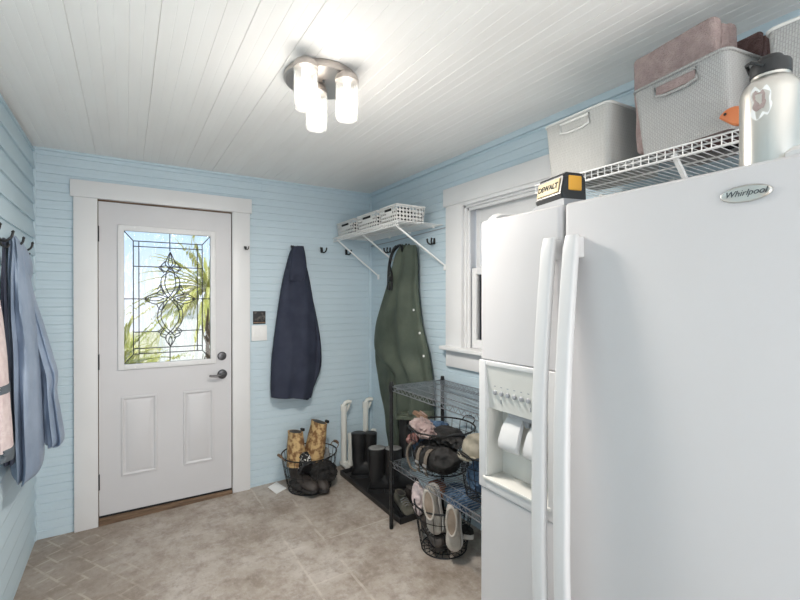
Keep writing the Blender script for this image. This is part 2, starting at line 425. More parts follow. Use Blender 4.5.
for t in (.12, .5, .86):
    for x, z in ((GX0+t*(GX1-GX0), GZ1+a*.6), (GX0+t*(GX1-GX0), GZ0-a*.6)): lathe(bm, [(.0055, 0), (.0055, -.003), (.003, -.004)], n=10, mx=Matrix.Translation((x, yy, z)) @ Matrix.Rotation(-PI/2, 4, 'X'))
for t in (.08, .35, .64, .92):
    for x in (GX0-a*.55, GX1+a*.55): lathe(bm, [(.0055, 0), (.0055, -.003), (.003, -.004)], n=10, mx=Matrix.Translation((x, yy, GZ0+t*(GZ1-GZ0))) @ Matrix.Rotation(-PI/2, 4, 'X'))
mk('screw_cap', bm, 'plate', fr)
bm = B(); box(bm, (GX0-.002, .016, GZ0-.002), (GX1+.002, .022, GZ1+.002)); mk('glass_pane', bm, 'ripple', door, sharp=0)
# leading: drawn in a panel frame, u 0..1 across and v 0..1 down the glass
def G(u, v, y=.012): return V((GX0+u*(GX1-GX0), y, GZ1-v*(GZ1-GZ0)))
bm = B(); bv = B()
def came(pts, r=.0035, close=False): tube(bm, [G(*p) for p in pts], r, 6, close)
a1, a2, b1, b2 = .105, .165, .075, .115
for s in (0, 1):
    f = (lambda u: 1-u) if s else (lambda u: u)
    came([(f(a1), b1), (f(a1), 1-b1)]); came([(f(a2), b1), (f(a2), 1-b1)])
    g = (lambda v: 1-v) if s else (lambda v: v)
    came([(a1, g(b1)), (1-a1, g(b1))]); came([(a1, g(b2)), (1-a1, g(b2))])
    came([(0, g(0)), (a1, g(b1))]); came([(1, g(0)), (1-a1, g(b1))])
    came([(f(a1), .265), (f(.44), .265)]); came([(f(a1), .76), (f(.43), .76)]); came([(f(0), .51), (f(.23), .51)])
came([(.51, 0), (.51, .14)]); came([(.51, .885), (.51, 1)])
came([(.003, .003), (.997, .003), (.997, .997), (.003, .997)], .004, True)
U0 = .515
def curve(pts, n=8): return cr(pts, n)
def lens(pts):
    v = [bv.verts.new(G(u, w, .009)) for u, w in pts]
    bv.faces.new(v)
for s in (-1, 1):
    q = lambda L: [(U0+s*u, v) for u, v in L]
    # interlaced figure of eight, outer and inner line of the ribbon
    came(curve(q([(-.035, .285), (.085, .335), (.105, .40), (.045, .485), (-.03, .53), (-.095, .60), (-.10, .67), (-.03, .745), (.03, .775)])))
    came(curve(q([(-.055, .25), (.03, .285), (.052, .335), (.062, .40), (.02, .465), (-.045, .515), (-.13, .585), (-.14, .675), (-.075, .745), (.0, .79)])))
    # crown and foot drops
    came(curve(q([(0, .145), (.045, .21), (.055, .245), (0, .285)]))); came(curve(q([(0, .145), (.018, .205), (.025, .235), (0, .265)])))
    came(curve(q([(0, .882), (.05, .83), (.05, .80), (0, .765)]))); came(curve(q([(0, .882), (.02, .835), (0, .80)])))
    came(curve(q([(.045, .215), (.095, .245), (.105, .275), (.055, .30), (.02, .28)]))); came(curve(q([(.05, .255), (.13, .265), (.07, .31)])))
    came(curve(q([(.04, .815), (.11, .795), (.10, .765), (.06, .735)]))); came(curve(q([(.05, .79), (.135, .765), (.08, .735)])))
    # side leaves
    came(curve(q([(.035, .50), (.13, .475), (.20, .475), (.285, .51), (.20, .545), (.13, .545), (.035, .52)])))
    came(curve(q([(.07, .51), (.15, .495), (.285, .51), (.15, .525), (.07, .51)])))
    came(curve(q([(.075, .475), (.10, .44), (.14, .455), (.155, .478)]))); came(curve(q([(.075, .545), (.10, .595), (.14, .575), (.155, .545)])))
    came(curve(q([(.105, .44), (.115, .40), (.145, .44)])))
mk('leading', bm, 'lead', door)
def ell(c0, c1, ru, rv, n=20): lens([(c0+ru*math.cos(2*PI*i/n), c1+rv*math.sin(2*PI*i/n)) for i in range(n)])
ell(U0, .39, .05, .075); ell(U0, .655, .055, .08); ell(U0-.16, .51, .10, .02); ell(U0+.16, .51, .10, .02)
mk('bevelled_glass', bv, 'bevelglass', door, sharp=0)
# locks
def turned(bm, c, prof, n=24): lathe(bm, prof, n=n, mx=Matrix.Translation(c) @ Matrix.Rotation(PI/2, 4, 'X'))
bm = B(); turned(bm, (-1.232, y0, 1.048), [(.031, 0), (.031, .008), (.026, .014), (.012, .016)]); box(bm, (-1.236, -.03, 1.035), (-1.228, -.008, 1.061), bev=.002)
mk('deadbolt', bm, 'pewter', door)
bm = B(); turned(bm, (-1.230, y0, .915), [(.034, 0), (.034, .008), (.028, .015), (.014, .018), (.013, .045)])
tube(bm, [(-1.226, -.044, .915), (-1.25, -.05, .915), (-1.28, -.05, .911), (-1.31, -.048, .913), (-1.325, -.047, .917)], [.011, .010, .009, .008, .007], 10)
mk('door_handle', bm, 'pewter', door)
for z in (1.885, 1.06, .285):
    bm = B(); lathe(bm, [(.007, -.05), (.007, .05)], (DX0-.004, -.004, z), 12); box(bm, (DX0-.012, -.004, z-.05), (DX0+.004, .004, z+.05)); mk('hinge', bm, 'black', door)
bm = B(); box(bm, (DX0+.002, .001, DZ0-.012), (DX1-.002, .045, DZ0)); mk('door_gap_strip', bm, 'slot', door)  # dark strip stands in for the shaded gap under the door

# ------------------------------------------------------------------ window on the right wall
win = empty('window_1', (0, (WY0+WY1)/2, WZ0), 'white double hung window half hidden behind the refrigerator', 'window', kind='structure')
bm = B()
box(bm, (-.024, WY0, WZ0-.01), (.004, -1.10, 2.076), bev=.003); box(bm, (-.024, -2.12, WZ0-.01), (.004, WY1, 2.076), bev=.003)
box(bm, (-.024, WY1, 2.055), (.004, WY0, 2.076)); box(bm, (-.032, -2.135, 2.075), (.004, -1.082, 2.192), bev=.003)
mk('casing', bm, 'trim', win)
bm = B(); box(bm, (-.062, -2.16, 1.132), (.06, -1.075, 1.156), bev=.004); mk('sill', bm, 'trim', win)
bm = B(); box(bm, (-.022, -2.12, 1.022), (.004, -1.10, 1.133), bev=.003); mk('apron', bm, 'trim', win)
bm = B()
for lo, hi in (((0, WY0-.018, WZ0), (.11, WY0, WZ1)), ((0, WY1, WZ0), (.11, WY1+.018, WZ1)), ((0, WY1, WZ1-.018), (.11, WY0, WZ1)),
               ((.014, WY0-.034, WZ0), (.03, WY0-.018, WZ1-.018)), ((.014, WY1+.018, WZ0), (.03, WY1+.034, WZ1-.018)), ((.014, WY1+.018, WZ1-.036), (.03, WY0-.018, WZ1-.018))): box(bm, lo, hi, bev=.002)
mk('jamb', bm, 'trim', win)
def sash(x0, x1, z0, z1, nm, tw=1):
    ya, yb = WY0-.036, WY1+.036; w = .042; bm = B()
    for lo, hi in (((x0, ya-w, z0), (x1, ya, z1)), ((x0, yb, z0), (x1, yb+w, z1)), ((x0, yb+w, z1-w*tw), (x1, ya-w, z1)), ((x0, yb+w, z0), (x1, ya-w, z0+w+.012))): box(bm, lo, hi, bev=.003)
    s = mk(nm, bm, 'trim', win)
    bm = B(); box(bm, ((x0+x1)/2-.002, yb+w-.002, z0+.05), ((x0+x1)/2+.002, ya-w+.002, z1-w*tw+.002)); mk('pane', bm, 'glass', s, sharp=0)
sash(.032, .062, WZ0+.002, 1.66, 'lower_sash'); sash(.066, .096, 1.62, WZ1-.02, 'upper_sash', 2.2)
bm = B(); box(bm, (.100, WY1+.03, WZ0), (.104, WY0-.03, 1.66)); mk('insect_screen', bm, 'screen', win)

# ------------------------------------------------------------------ refrigerator
FY0, FY1 = -2.285, -3.195; FX = -.795; FT = 1.733; SEAM = -2.622
fr = empty('refrigerator', (-.40, (FY0+FY1)/2, fz(-.4)), 'large white side-by-side refrigerator with water dispenser', 'refrigerator')
bm = B(); box(bm, (-.69, FY1+.006, .06), (-.05, FY0-.006, FT-.012), bev=.008); box(bm, (-.66, FY1+.02, fz(-.4)), (-.08, FY0-.02, .08)); mk('cabinet', bm, 'frwhite', fr)
def doorslab(bm, ya, yb, z0, z1):
    """front edges rounded, x from FX to -.70"""
    r = .016; sec = []
    for k in range(7): t = k/6*PI/2; sec.append((FX+r-r*math.sin(PI/2-t) if 0 else FX+r*(1-math.sin(t)), ya-r*(1-math.cos(t)) if 0 else ya-r+r*math.cos(t)))
    for k in range(7): t = k/6*PI/2; sec.append((FX+r*(1-math.cos(t)), yb+r-r*math.sin(t)))
    sec = [(-.70, ya)]+sec+[(-.70, yb)]
    loft(bm, [[V((x+(.006 if zz else 0), y, z)) for x, y in sec] for z, zz in ((z0, 1), (z0+.006, 0), (z1-.006, 0), (z1, 1))])
bm = B(); doorslab(bm, SEAM-.004, FY1, .10, FT); mk('refrigerator_door', bm, 'frwhite', fr, sharp=30)
bm = B(); doorslab(bm, FY0, SEAM+.004, 1.262, FT); doorslab(bm, FY0, SEAM+.004, .10, .832); box(bm, (-.712, SEAM+.004, .82), (-.70, FY0, 1.27))
fd = mk('freezer_door', bm, 'frwhite', fr, sharp=30)
bm = B(); box(bm, (-.745, -3.19, fz(-.7)), (-.70, -2.29, .092), bev=.004); mk('base_grille', bm, 'grey', fr)
for nm, y, bow in (('freezer_handle', -2.603, 1), ('refrigerator_handle', -2.676, 1)):
    bm = B(); rings = []
    for k in range(41):
        t = k/40; z = .26+t*(1.638-.26)
        e = min(t, 1-t)
        out = .030+.040*math.sin(PI*min(1, e/.42)/2)
        w = .0215; th = .013
        x = FX-out; y_ = y
        if k in (0, 40): th = .009; w = .018
        ring = []
        for i in range(20):
            a_ = 2*PI*i/20; c, s = math.cos(a_), math.sin(a_)
            ring.append(V((x+th*math.copysign(abs(s)**.6, s), y_+w*math.copysign(abs(c)**.6, c), z)))
        rings.append(ring)
    loft(bm, rings)
    for z in (.29, 1.607): box(bm, (FX-.036, y-.015, z-.028), (FX+.002, y+.015, z+.028), bev=.004)
    mk(nm, bm, 'frplast', fr, sharp=40)
# dispenser
dy0, dy1 = FY0-.001, SEAM+.005
bm = B(); x0 = FX-.004
iy0, iy1 = -2.318, SEAM+.045
for lo, hi in (((x0, iy0, .832), (-.70, dy0, 1.262)), ((x0, dy1, .832), (-.70, iy1, 1.262)), ((x0, iy1, 1.245), (-.70, iy0, 1.262)), ((x0, iy1, .832), (-.70, iy0, .868))): box(bm, lo, hi, bev=.003)
bz = mk('dispenser_frame', bm, 'frplast', fd)
bm = B(); prism(bm, [(x0+.004, iy0+.002, 1.247), (x0+.020, iy0+.002, 1.10), (-.71, iy0+.002, 1.10), (-.71, iy0+.002, 1.247)], (0, iy1-iy0-.004, 0))
cp = mk('control_panel', bm, 'frcream', fd)
bm = B(); box(bm, (-.722, iy1, .86), (-.712, iy0, 1.10)); box(bm, (-.79, iy0-.004, .868), (-.712, iy0, 1.10)); box(bm, (-.79, iy1, .868), (-.712, iy1+.004, 1.10)); mk('dispenser_recess', bm, 'frcream', fd)
bm = B(); box(bm, (x0-.004, iy1-.01, .862), (-.72, iy0+.01, .872), bev=.002); mk('drip_tray', bm, 'frcream', fd)
for y in (-2.405, -2.512):
    bm = B(); w = .043
    rings = []
    for x, z, ww, th in ((-.735, 1.10, .030, .006), (-.742, 1.08, .036, .008), (-.762, 1.045, .042, .011), (-.775, 1.005, .044, .012), (-.777, .985, .043, .010), (-.772, .975, .040, .006)):
        rings.append([V((x, y-ww, z)), V((x-th, y-ww*.9, z)), V((x-th-.003, y, z)), V((x-th, y+ww*.9, z)), V((x, y+ww, z)), V((x+.012, y+ww*.8, z)), V((x+.012, y-ww*.8, z))])
    loft(bm, rings); mk('dispenser_paddle', bm, 'frplast', fd, sharp=50)
bm = B(); box(bm, (-.775, -2.50, 1.088), (-.72, -2.40, 1.102)); lathe(bm, [(.012, 0), (.009, -.03)], (-.745, -2.455, 1.092), 14); mk('spout', bm, 'grey', fd)
for i in range(6):
    bm = B(); y = -2.352-i*.0285
    lathe(bm, [(.0078, 0), (.0078, .006), (.005, .008)], n=14, mx=Matrix.Translation((x0+.0147, y, 1.158)) @ Matrix.Rotation(-PI/2+.11, 4, 'Y')); mk('button', bm, 'grey', fd)
for i in range(6):
    y = -2.352-i*.0285
    bm = B(); box(bm, (x0+.0109, y-.004, 1.178), (x0+.014, y+.004, 1.181)); mk('button_mark', bm, 'grey', cp)
for y in (-2.375, -2.50):
    bm = B(); box(bm, (x0+.0145, y-.0015, 1.125), (x0+.019, y+.0015, 1.138)); mk('panel_mark', bm, 'grey', cp)
# badge
bm = B(); c = V((FX, -3.049, 1.676)); n = 40
R = lambda k, x: [V((FX-x, c.y+.043*k*math.cos(2*PI*i/n), c.z+.0165*k*math.sin(2*PI*i/n))) for i in range(n)]
loft(bm, [R(1, 0), R(1, .003), R(.93, .005), R(.88, .0042), R(.4, .0045)], False, True); bd = mk('badge', bm, 'steel', fr)
def text(body, size, mx, m, parent, name='lettering', shear=0, ext=.0004, bold=0):
    cu = bpy.data.curves.new(name, 'FONT'); cu.body = body; cu.size = size; cu.align_x = 'CENTER'; cu.align_y = 'CENTER'; cu.extrude = ext; cu.shear = shear; cu.offset = bold
    t = bpy.data.objects.new(name, cu); COL.objects.link(t)
    me = bpy.data.meshes.new_from_object(t.evaluated_get(bpy.context.evaluated_depsgraph_get()))
    bpy.data.objects.remove(t); bpy.data.curves.remove(cu)
    bm = B(); bm.from_mesh(me); bpy.data.meshes.remove(me)
    bmesh.ops.transform(bm, matrix=mx, verts=bm.verts)
    return mk(name, bm, m, parent, sharp=0)
face = Matrix(((0, 0, -1, 0), (-1, 0, 0, 0), (0, 1, 0, 0), (0, 0, 0, 1)))        # text lying on a plane that faces -x
text('Whirlpool', .0165, Matrix.Translation((FX-.0050, c.y, c.z+.001)) @ face, 'pewter', bd, shear=.35)
for y in (FY0-.05, -3.128):
    bm = B(); rings = []
    for t, h, w in ((0, .010, .020), (.02, .022, .028), (.09, .024, .03), (.12, .02, .026), (.125, .012, .02)):
        x = -.785+t; rings.append([V((x, y-w, FT-.002)), V((x, y-w, FT+h*.7)), V((x, y-w*.6, FT+h)), V((x, y+w*.6, FT+h)), V((x, y+w, FT+h*.7)), V((x, y+w, FT-.002))])
    loft(bm, rings); mk('hinge_cover', bm, 'frplast', fr)

# ------------------------------------------------------------------ ceiling light
lc = V((-1.138, -1.70, HC))
cl = empty('ceiling_light', lc, 'round nickel ceiling light with three frosted glass cylinder shades', 'ceiling light')
bm = B(); lathe(bm, [(.146, 0), (.150, -.006), (.150, -.022), (.144, -.028), (.06, -.026), (.001, -.026)], lc, 56); mk('canopy', bm, 'nickel', cl)
for dx, dy in ((.0, -.03), (.02, .03)):
    bm = B(); lathe(bm, [(.006, -.026), (.006, -.031), (.003, -.034)], lc+V((dx, dy, 0)), 12); mk('screw', bm, 'pewter', cl)
for px, py in ((306, 67), (347, 80.5), (316.5, 92)):
    p = at(px, py, 2, 2.335)
    bm = B(); lathe(bm, [(.026, HC-.024-p.z), (.040, HC-.034-p.z), (.046, .004), (.046, -.006), (.043, -.008)], p, 32); mk('shade_cap', bm, 'nickel', cl)
    bm = B(); lathe(bm, [(.0435, .0), (.0445, -.01), (.0445, -.145), (.040, -.156), (.034, -.158), (.034, -.1555), (.0395, -.1535), (.0420, -.143), (.0420, 0)], p, 32, cap=False)
    sh = mk('glass_shade', bm, 'shade', cl)
    bm = B(); lathe(bm, [(.013, .0), (.014, -.04), (.024, -.06), (.030, -.085), (.029, -.105), (.019, -.122), (.001, -.128)], p, 20); mk('bulb', bm, 'bulb', sh)

# ------------------------------------------------------------------ wire shelves
def wire_shelf(name, xf, y0, y1, z, braces, label, cat):
    e = empty(name, (xf/2, (y0+y1)/2, z), label, cat)
    bm = B(); ya, yb = max(y0, y1), min(y0, y1); y = ya
    while y >= yb-1e-6:
        tube(bm, [(-.012, y, z), (xf+.006, y, z), (xf, y, z-.004), (xf, y, z-.032)], .0017, 5); y -= .0254
    for x, zz in ((-.012, z-.004), (xf*.5, z-.004), (xf*.75, z-.004), (xf-.001, z-.001), (xf+.001, z-.032), (xf+.035, z-.0045)): tube(bm, [(x, ya+.004, zz), (x, yb-.004, zz)], .0032, 7)
    mk('wire_deck', bm, 'wirewhite', e)
    for (yt, yf, zf) in braces:
        bm = B(); a_, b_ = V((xf+.004, yt, z-.022)), V((-.006, yf, zf)); d = (b_-a_).normalized(); s = V((0, 1, 0)); nn = d.cross(s).normalized()
        rings = [[p+s*.009+nn*.003, p-s*.009+nn*.003, p-s*.006-nn*.004, p+s*.006-nn*.004] for p in (a_, a_+d*.02, b_-d*.02, b_)]
        loft(bm, rings); box(bm, (-.012, yf-.012, zf-.03), (0, yf+.012, zf+.012), bev=.003); mk('brace', bm, 'wirewhite', e)
    for yy_ in [ya-.03-k*.3 for k in range(int((ya-yb)/.3)+1)]:
        bm = B(); box(bm, (-.016, yy_-.009, z-.014), (0, yy_+.009, z+.006), bev=.003); mk('wall_clip', bm, 'wirewhite', e)
    return e
wire_shelf('wire_shelf', -.355, -.012, -1.045, 1.972, ((-.075, -.15, 1.66), (-.51, -.415, 1.762), (-.985, -1.072, 1.688)), 'short white wire shelf in the far corner above the waders', 'shelf')
wire_shelf('wire_shelf', -.405, -2.19, -3.75, 1.932, ((-2.72, -2.72, 1.56),), 'long white wire shelf on the wall above the refrigerator', 'shelf')
# shelf cable seen along the wall to the window casing
bm = B(); tube(bm, [(-.006, -.02, 1.925), (-.006, -.4, 1.928), (-.006, -1.095, 1.946)], .003, 6); tag(mk('wall_wire', bm, 'grey', origin=(-.006, -.5, 1.93)), 'thin grey wire along the right wall under the corner shelf', 'wire')
bm = B(); tube(bm, [(-1.045, -.004, 2.362), (-.95, -.004, 2.356), (-.940, -.004, 2.348), (-.940, -.004, 2.286)], .0022, 6); tag(mk('wall_wire', bm, 'blue', origin=(-.99, -.004, 2.35)), 'thin painted wire bent down from the ceiling edge above the door', 'wire')

# ------------------------------------------------------------------ perforated baskets on the corner shelf
def perf_panel(bm, o, du, dv, nu, nv, solid=None):
    """a panel of round-cornered holes: every cell a ring of faces; solid(i,j) cells stay filled"""
    for i in range(nu):
        for j in range(nv):
            c = [o+du*((i+a)/nu)+dv*((j+b)/nv) for a, b in ((0, 0), (1, 0), (1, 1), (0, 1))]
            cv = [bm.verts.new(p) for p in c]
            if solid and solid(i, j): bm.faces.new(cv); continue
            m_ = sum(c, V())/4; mids = [(c[k]+c[(k+1) % 4])/2 for k in range(4)]
            iv = [bm.verts.new(m_+(p-m_)*.84) for p in mids]       # diamond hole
            for k in range(4):
                bm.faces.new((cv[k], cv[(k+1) % 4], iv[k])); bm.faces.new((cv[(k+1) % 4], iv[(k+1) % 4], iv[k]))
def perf_basket(c, L, W, H, label):
    """c centre of base; L along x, W along y"""
    e = empty('storage_basket', c, label, 'basket', 'perforated baskets on the corner shelf')
    bm = B(); t = .9
    def cn(sx, sy, z): k = 1 if z else .93; return V(c)+V((sx*L/2*k, sy*W/2*k, z))
    h = H-.014
    P4 = [(-1, 1), (-1, -1), (1, -1), (1, 1)]
    for k in range(4):
        a_, b_ = P4[k], P4[(k+1) % 4]
        o = cn(*a_, 0); du = cn(*b_, 0)-o; dv = cn(*a_, h)-o
        nu = max(4, round(du.length/.026)); nv = max(3, round(h/.024))
        front = k == 0
        sol = (lambda i, j, nu=nu, nv=nv: j >= nv-2 and nu*.25 < i < nu*.75) if front else (lambda i, j, nu=nu: False)
        perf_panel(bm, o, du, dv, nu, nv, sol)
    bm.faces.new([bm.verts.new(cn(*p, 0)) for p in P4])
    bmesh.ops.remove_doubles(bm, verts=bm.verts, dist=.0004)
    o = mk('basket_body', bm, 'greyperf', e, sharp=40)
    s = o.modifiers.new('thick', 'SOLIDIFY'); s.thickness = .003; s.offset = 0
    bm = B(); r = .006
    tube(bm, [cn(*p, H-.006) for p in P4], r, 8, True); mk('basket_rim', bm, 'greyperf', e)
    bm = B(); y = c[1]; xx = c[0]-L/2*.985
    box(bm, (xx-.005, y-W*.2, c[2]+H*.66), (xx+.001, y+W*.2, c[2]+H*.80), bev=.002); mk('handle_slot', bm, 'slot' , e)
zs = 1.976
for y, w, lab in ((-.195, .31, 'off-white perforated basket on the corner shelf nearest the back wall'), (-.565, .30, 'off-white perforated basket in the middle of the corner shelf'), (-.875, .215, 'off-white perforated basket at the near end of the corner shelf')):
    perf_basket(V((-.222, y, zs)), .225, w, .114, lab)
    bm = B(); lump(bm, V((-.222, y, zs+.060)), (.088, w*.38, .050), .10, 9, int(-y*20))
    tag(mk('dark_bundle', bm, 'bagblack', origin=V((-.222, y, zs+.01)), sharp=70), 'dark cloth bundle inside the '+lab, 'clothing', 'dark cloth bundles in the corner shelf baskets')  # dark contents, also put in to darken the shaded holes of the baskets

# ------------------------------------------------------------------ bins on the long shelf
def rbox(w, d, r, n=5):
    out = []
    for sx, sy, a0 in ((1, 1, 0), (-1, 1, PI/2), (-1, -1, PI), (1, -1, 3*PI/2)):
        for k in range(n+1): a_ = a0+k/n*PI/2; out.append((sx*(w/2-r)+r*math.cos(a_), sy*(d/2-r)+r*math.sin(a_)))
    return out
def bin_(c, rz, W, D, H, m, rim, label, hole=None, tx=.90, ty=.92):
    """W along local y (front is -x), D along x; open top, cut-out handle in the front"""
    e = empty('storage_bin', c, label, 'storage bin', 'bins on the shelf above the refrigerator', rot=(0, 0, rz))
    bm = B(); taper = .90
    def R(z, off=0): t = z/H; return [V((x*(tx+(1-tx)*t), y*(ty+(1-ty)*t), z)) for x, y in rbox(D-off, W-off, .022)]
    loft(bm, [R(H-.004, .008), R(.006, .008), R(0), R(H*.4), R(H*.7), R(H)], True, False)
    hb = mk('bin_body', bm, m, e, local=True, sharp=50)
    bm = B(); k = [V((x, y, H)) for x, y in rbox(D+.004, W+.004, .024)]; tube(bm, k, .0045, 7, True)
    mk('bin_rim', bm, rim, e, local=True)
    # raised handle collar on the front
    bm = B(); x = -D/2*.985; w = W*.22; z0, z1 = H*.78, H*.93
    tube(bm, [(x-.003, -w, z1), (x-.003, -w, z0), (x-.001, -w*.5, z0-.006), (x-.001, w*.5, z0-.006), (x-.003, w, z0), (x-.003, w, z1)], .0045, 8, True)
    mk('handle_collar', bm, rim, e, local=True)
    bm = B(); box(bm, (x-.003, -w+.004, z0), (x+.002, w-.004, z1-.002)); mk('handle_hole', bm, hole or 'binclear', e, local=True)
    return e
zb = 1.9345
bin_((-.250, -2.388, zb), -.05, .285, .335, .212, 'binclear', 'rimclear', 'translucent grey bin with a clear handle at the left end of the long shelf')
bin_((-.275, -2.768, zb), -.16, .29, .33, .208, 'woven', 'woven', 'grey woven bin holding the folded towels above the refrigerator', 'mauve', tx=.80, ty=.94)
bin_((-.255, -3.105, zb), 0, .30, .33, .225, 'woven', 'rimclear', 'grey ribbed bin at the right end behind the steel bottle')
def folded(name, c, size, m, label, tilt=(0, 0, 0)):
    bm = B(); sx, sy, sz = size
    # folded towel standing on edge: three layers, each a rounded slab with a soft sag
    for k in range(3):
        x = (k-1)*sx/3
        vs = box(bm, (x-sx/6, -sy/2, 0), (x+sx/6, sy/2, sz-(k % 2)*.008), bev=min(sx/6, .014)*.95)
    bmesh.ops.subdivide_edges(bm, edges=[e for e in bm.edges if e.calc_length() > .05], cuts=4, use_grid_fill=True)
    for v in bm.verts: v.co += V((noise.noise(v.co*14), noise.noise(v.co*13+V((3, 0, 0))), noise.noise(v.co*11+V((0, 5, 0)))))*.006
    o = mk(name, bm, m, origin=c, local=True, sharp=60); o.rotation_euler = tilt
    return tag(o, label, 'towel')
folded('folded_towel', (-.335, -2.722, 1.955), (.115, .262, .314), 'mauve', 'mauve pink folded towel standing in the woven bin', (0, -.05, -.16))
folded('folded_towel', (-.225, -2.800, 1.955), (.06, .19, .295), 'maroon', 'dark maroon towel tucked behind the mauve towel', (0, .02, -.16))
bm = B(); box(bm, (-.15, -2.88, 1.96), (-.12, -2.75, 2.17), bev=.008); tag(mk('black_pouch', bm, 'bagblack', origin=(-.13, -2.85, 1.96)), 'black flat pouch at the back of the woven bin', 'pouch')
# orange rounded thing on the shelf edge
bm = B()
oc = at(735, 116, 0, -.462)
pts = [(-.5+.5*math.cos(PI*(1-k/16))+.5, .0) for k in range(17)]
prof = cr([(.046, .004), (.040, .016), (.018, .030), (-.012, .030), (-.034, .012), (-.036, -.012), (-.020, -.038), (.004, -.034)], 5)
rings = []
for x, s in ((-.012, .80), (-.009, .95), (0, 1), (.009, .95), (.012, .80)): rings.append([V((oc.x+x, oc.y+u*s*.75, oc.z+w*s*.75)) for u, w in prof])
loft(bm, rings); og = tag(mk('orange_clip', bm, 'orange', origin=oc), 'small orange rounded plastic clip on the shelf edge beside the steel bottle', 'clip')
bm = B(); lathe(bm, [(.004, 0), (.003, .002)], n=10, mx=Matrix.Translation((oc.x-.0125, oc.y+.018, oc.z+.008)) @ Matrix.Rotation(-PI/2, 4, 'Y')); mk('rivet', bm, 'slot', og)

# ------------------------------------------------------------------ bottle and battery on the refrigerator
bc = V((-.705, -3.058, FT+.001))
e = empty('water_bottle', bc, 'brushed steel water bottle with a black lid on the refrigerator', 'bottle')
bm = B(); lathe(bm, [(.047, 0), (.051, .004), (.051, .150), (.0495, .160), (.044, .172), (.035, .181), (.032, .185), (.032, .194)], bc, 48); mk('bottle_body', bm, 'steel', e)
bm = B(); lathe(bm, [(.032, .190), (.034, .192), (.034, .213), (.0325, .217), (.021, .219), (.021, .227), (.019, .230), (.001, .230)], bc, 40); mk('lid', bm, 'lid', e)
bm = B(); tube(bm, [bc+V((-.034, .0, .204)), bc+V((-.036, .02, .218)), bc+V((-.02, .034, .222)), bc+V((.0, .034, .208))], .0035, 8); mk('carry_loop', bm, 'lid', e)
# sticker wrapped on the barrel: a pale outline with a plum shape inside
def sticker(pts, r, m, nm):
    bm = B(); a0 = math.atan2(.0, -1)
    cv = [bc+V((r*math.cos(ang), r*math.sin(ang), z)) for ang, z in pts]
    f = bm.faces.new([bm.verts.new(p) for p in cv]); bmesh.ops.triangulate(bm, faces=[f])
    mk(nm, bm, m, e, sharp=0)
th = math.atan2(CAM.y-bc.y, CAM.x-bc.x)
blob = lambda s, ou=0, oz=0: [(th+ou-.30+s*.36*u, .125+oz+s*.030*w) for u, w in cr([(.9, .6), (.5, 1.1), (-.1, .7), (-.5, 1.2), (-1, .7), (-.7, 0), (-1, -.6), (-.3, -1.1), (.2, -.6), (.6, -.9), (1, -.2), (.7, .2), (.9, .6)], 4)[:-1]]
sticker(blob(1), .0514, 'paper', 'sticker'); sticker(blob(.62, -.05, .005), .0517, 'rosecloth', 'sticker_print')
b0 = V((-.712, -2.545, FT+.001))
e = empty('battery_pack', b0, 'black and yellow power tool battery pack lying on the refrigerator', 'battery')
bm = B(); Lh = .068
rings = [[b0+V((x, y*k, z)) for x, y in ((-.042, -Lh), (.042, -Lh), (.042, Lh), (-.042, Lh))] for z, k in ((0, 1.06), (.014, 1.06), (.02, 1.0))]
loft(bm, rings); mk('slide_base', bm, 'grey', e)
bm = B()
sec = [(-.040, .02), (-.044, .035), (-.034, .088), (-.024, .098), (.03, .098), (.04, .085), (.044, .02)]
loft(bm, [[b0+V((x*k, y, .02+(z-.02)*k)) for x, z in sec] for y, k in ((-Lh*.96, .9), (-Lh*.86, 1), (Lh*.80, 1), (Lh*.96, .86))]); mk('battery_case', bm, 'lid', e, sharp=25)
lt = math.atan2(.010, .053)
bm = B(); m_ = Matrix.Translation(b0+V((-.0405, 0, .062))) @ Matrix.Rotation(lt, 4, 'Y'); box(bm, (-.002, -Lh*.72, -.021), (.002, Lh*.72, .021), m_, .0015); lb = mk('label', bm, 'paleyel', e)
BATT = e
text('DEWALT', .0225, m_ @ Matrix.Translation((-.0023, 0, 0)) @ face, 'slot', lb, bold=.0007)
bm = B(); box(bm, b0+V((-.022, -Lh*1.0, .045)), b0+V((.024, -Lh*.90, .088)), bev=.004); mk('end_cap', bm, 'yellow', e); e.rotation_euler = (0, 0, -.24); e.location = (-.722, -2.556, FT+.001)

# ------------------------------------------------------------------ wall things
def hook(p, nrm, label, small=False, group='black coat hooks on the walls'):
    """double coat hook on a wall; nrm points into the room"""
    n_ = V(nrm); s = V((0, 0, 1)).cross(n_)
    e = empty('coat_hook', p, label, 'hook', group)
    k = .6 if small else 1
    bm = B(); rings = [[V(p)+s*x*k+V((0, 0, z*k))+n_*d for x, z in ((-.008, -.022), (.008, -.022), (.011, 0), (.008, .022), (-.008, .022), (-.011, 0))] for d in (0, .004)]
    loft(bm, rings); mk('plate', bm, 'black', e)
    for sd in (-1, 1):
        bm = B(); P0 = V(p)
        L = [(.004, 0, -.012), (.018, .006, -.020), (.034, .014, -.020), (.044, .022, -.006), (.044, .026, .010)]
        tube(bm, cr([tuple(P0+n_*a_*k+s*(sd*c_*k)+V((0, 0, b_*k))) for a_, c_, b_ in L], 4), .0055*k, 8); lathe(bm, [(.001, -.008*k), (.008*k, 0), (.001, .008*k)], P0+n_*.044*k+s*(sd*.026*k)+V((0, 0, .012*k)), 10); mk('prong', bm, 'black', e)
B_, R_ = (0, -1, 0), (-1, 0, 0)
hook((-.457, 0, 1.868), B_, 'empty black coat hook just left of the corner shelf brace')
hook((-.235, 0, 1.862), B_, 'empty black coat hook under the left end of the corner shelf')
hook((0, -.945, 1.868), R_, 'empty black coat hook between waders and window casing')
hook((0, -.34, 1.862), R_, 'black coat hook on the right wall just left of the waders strap')
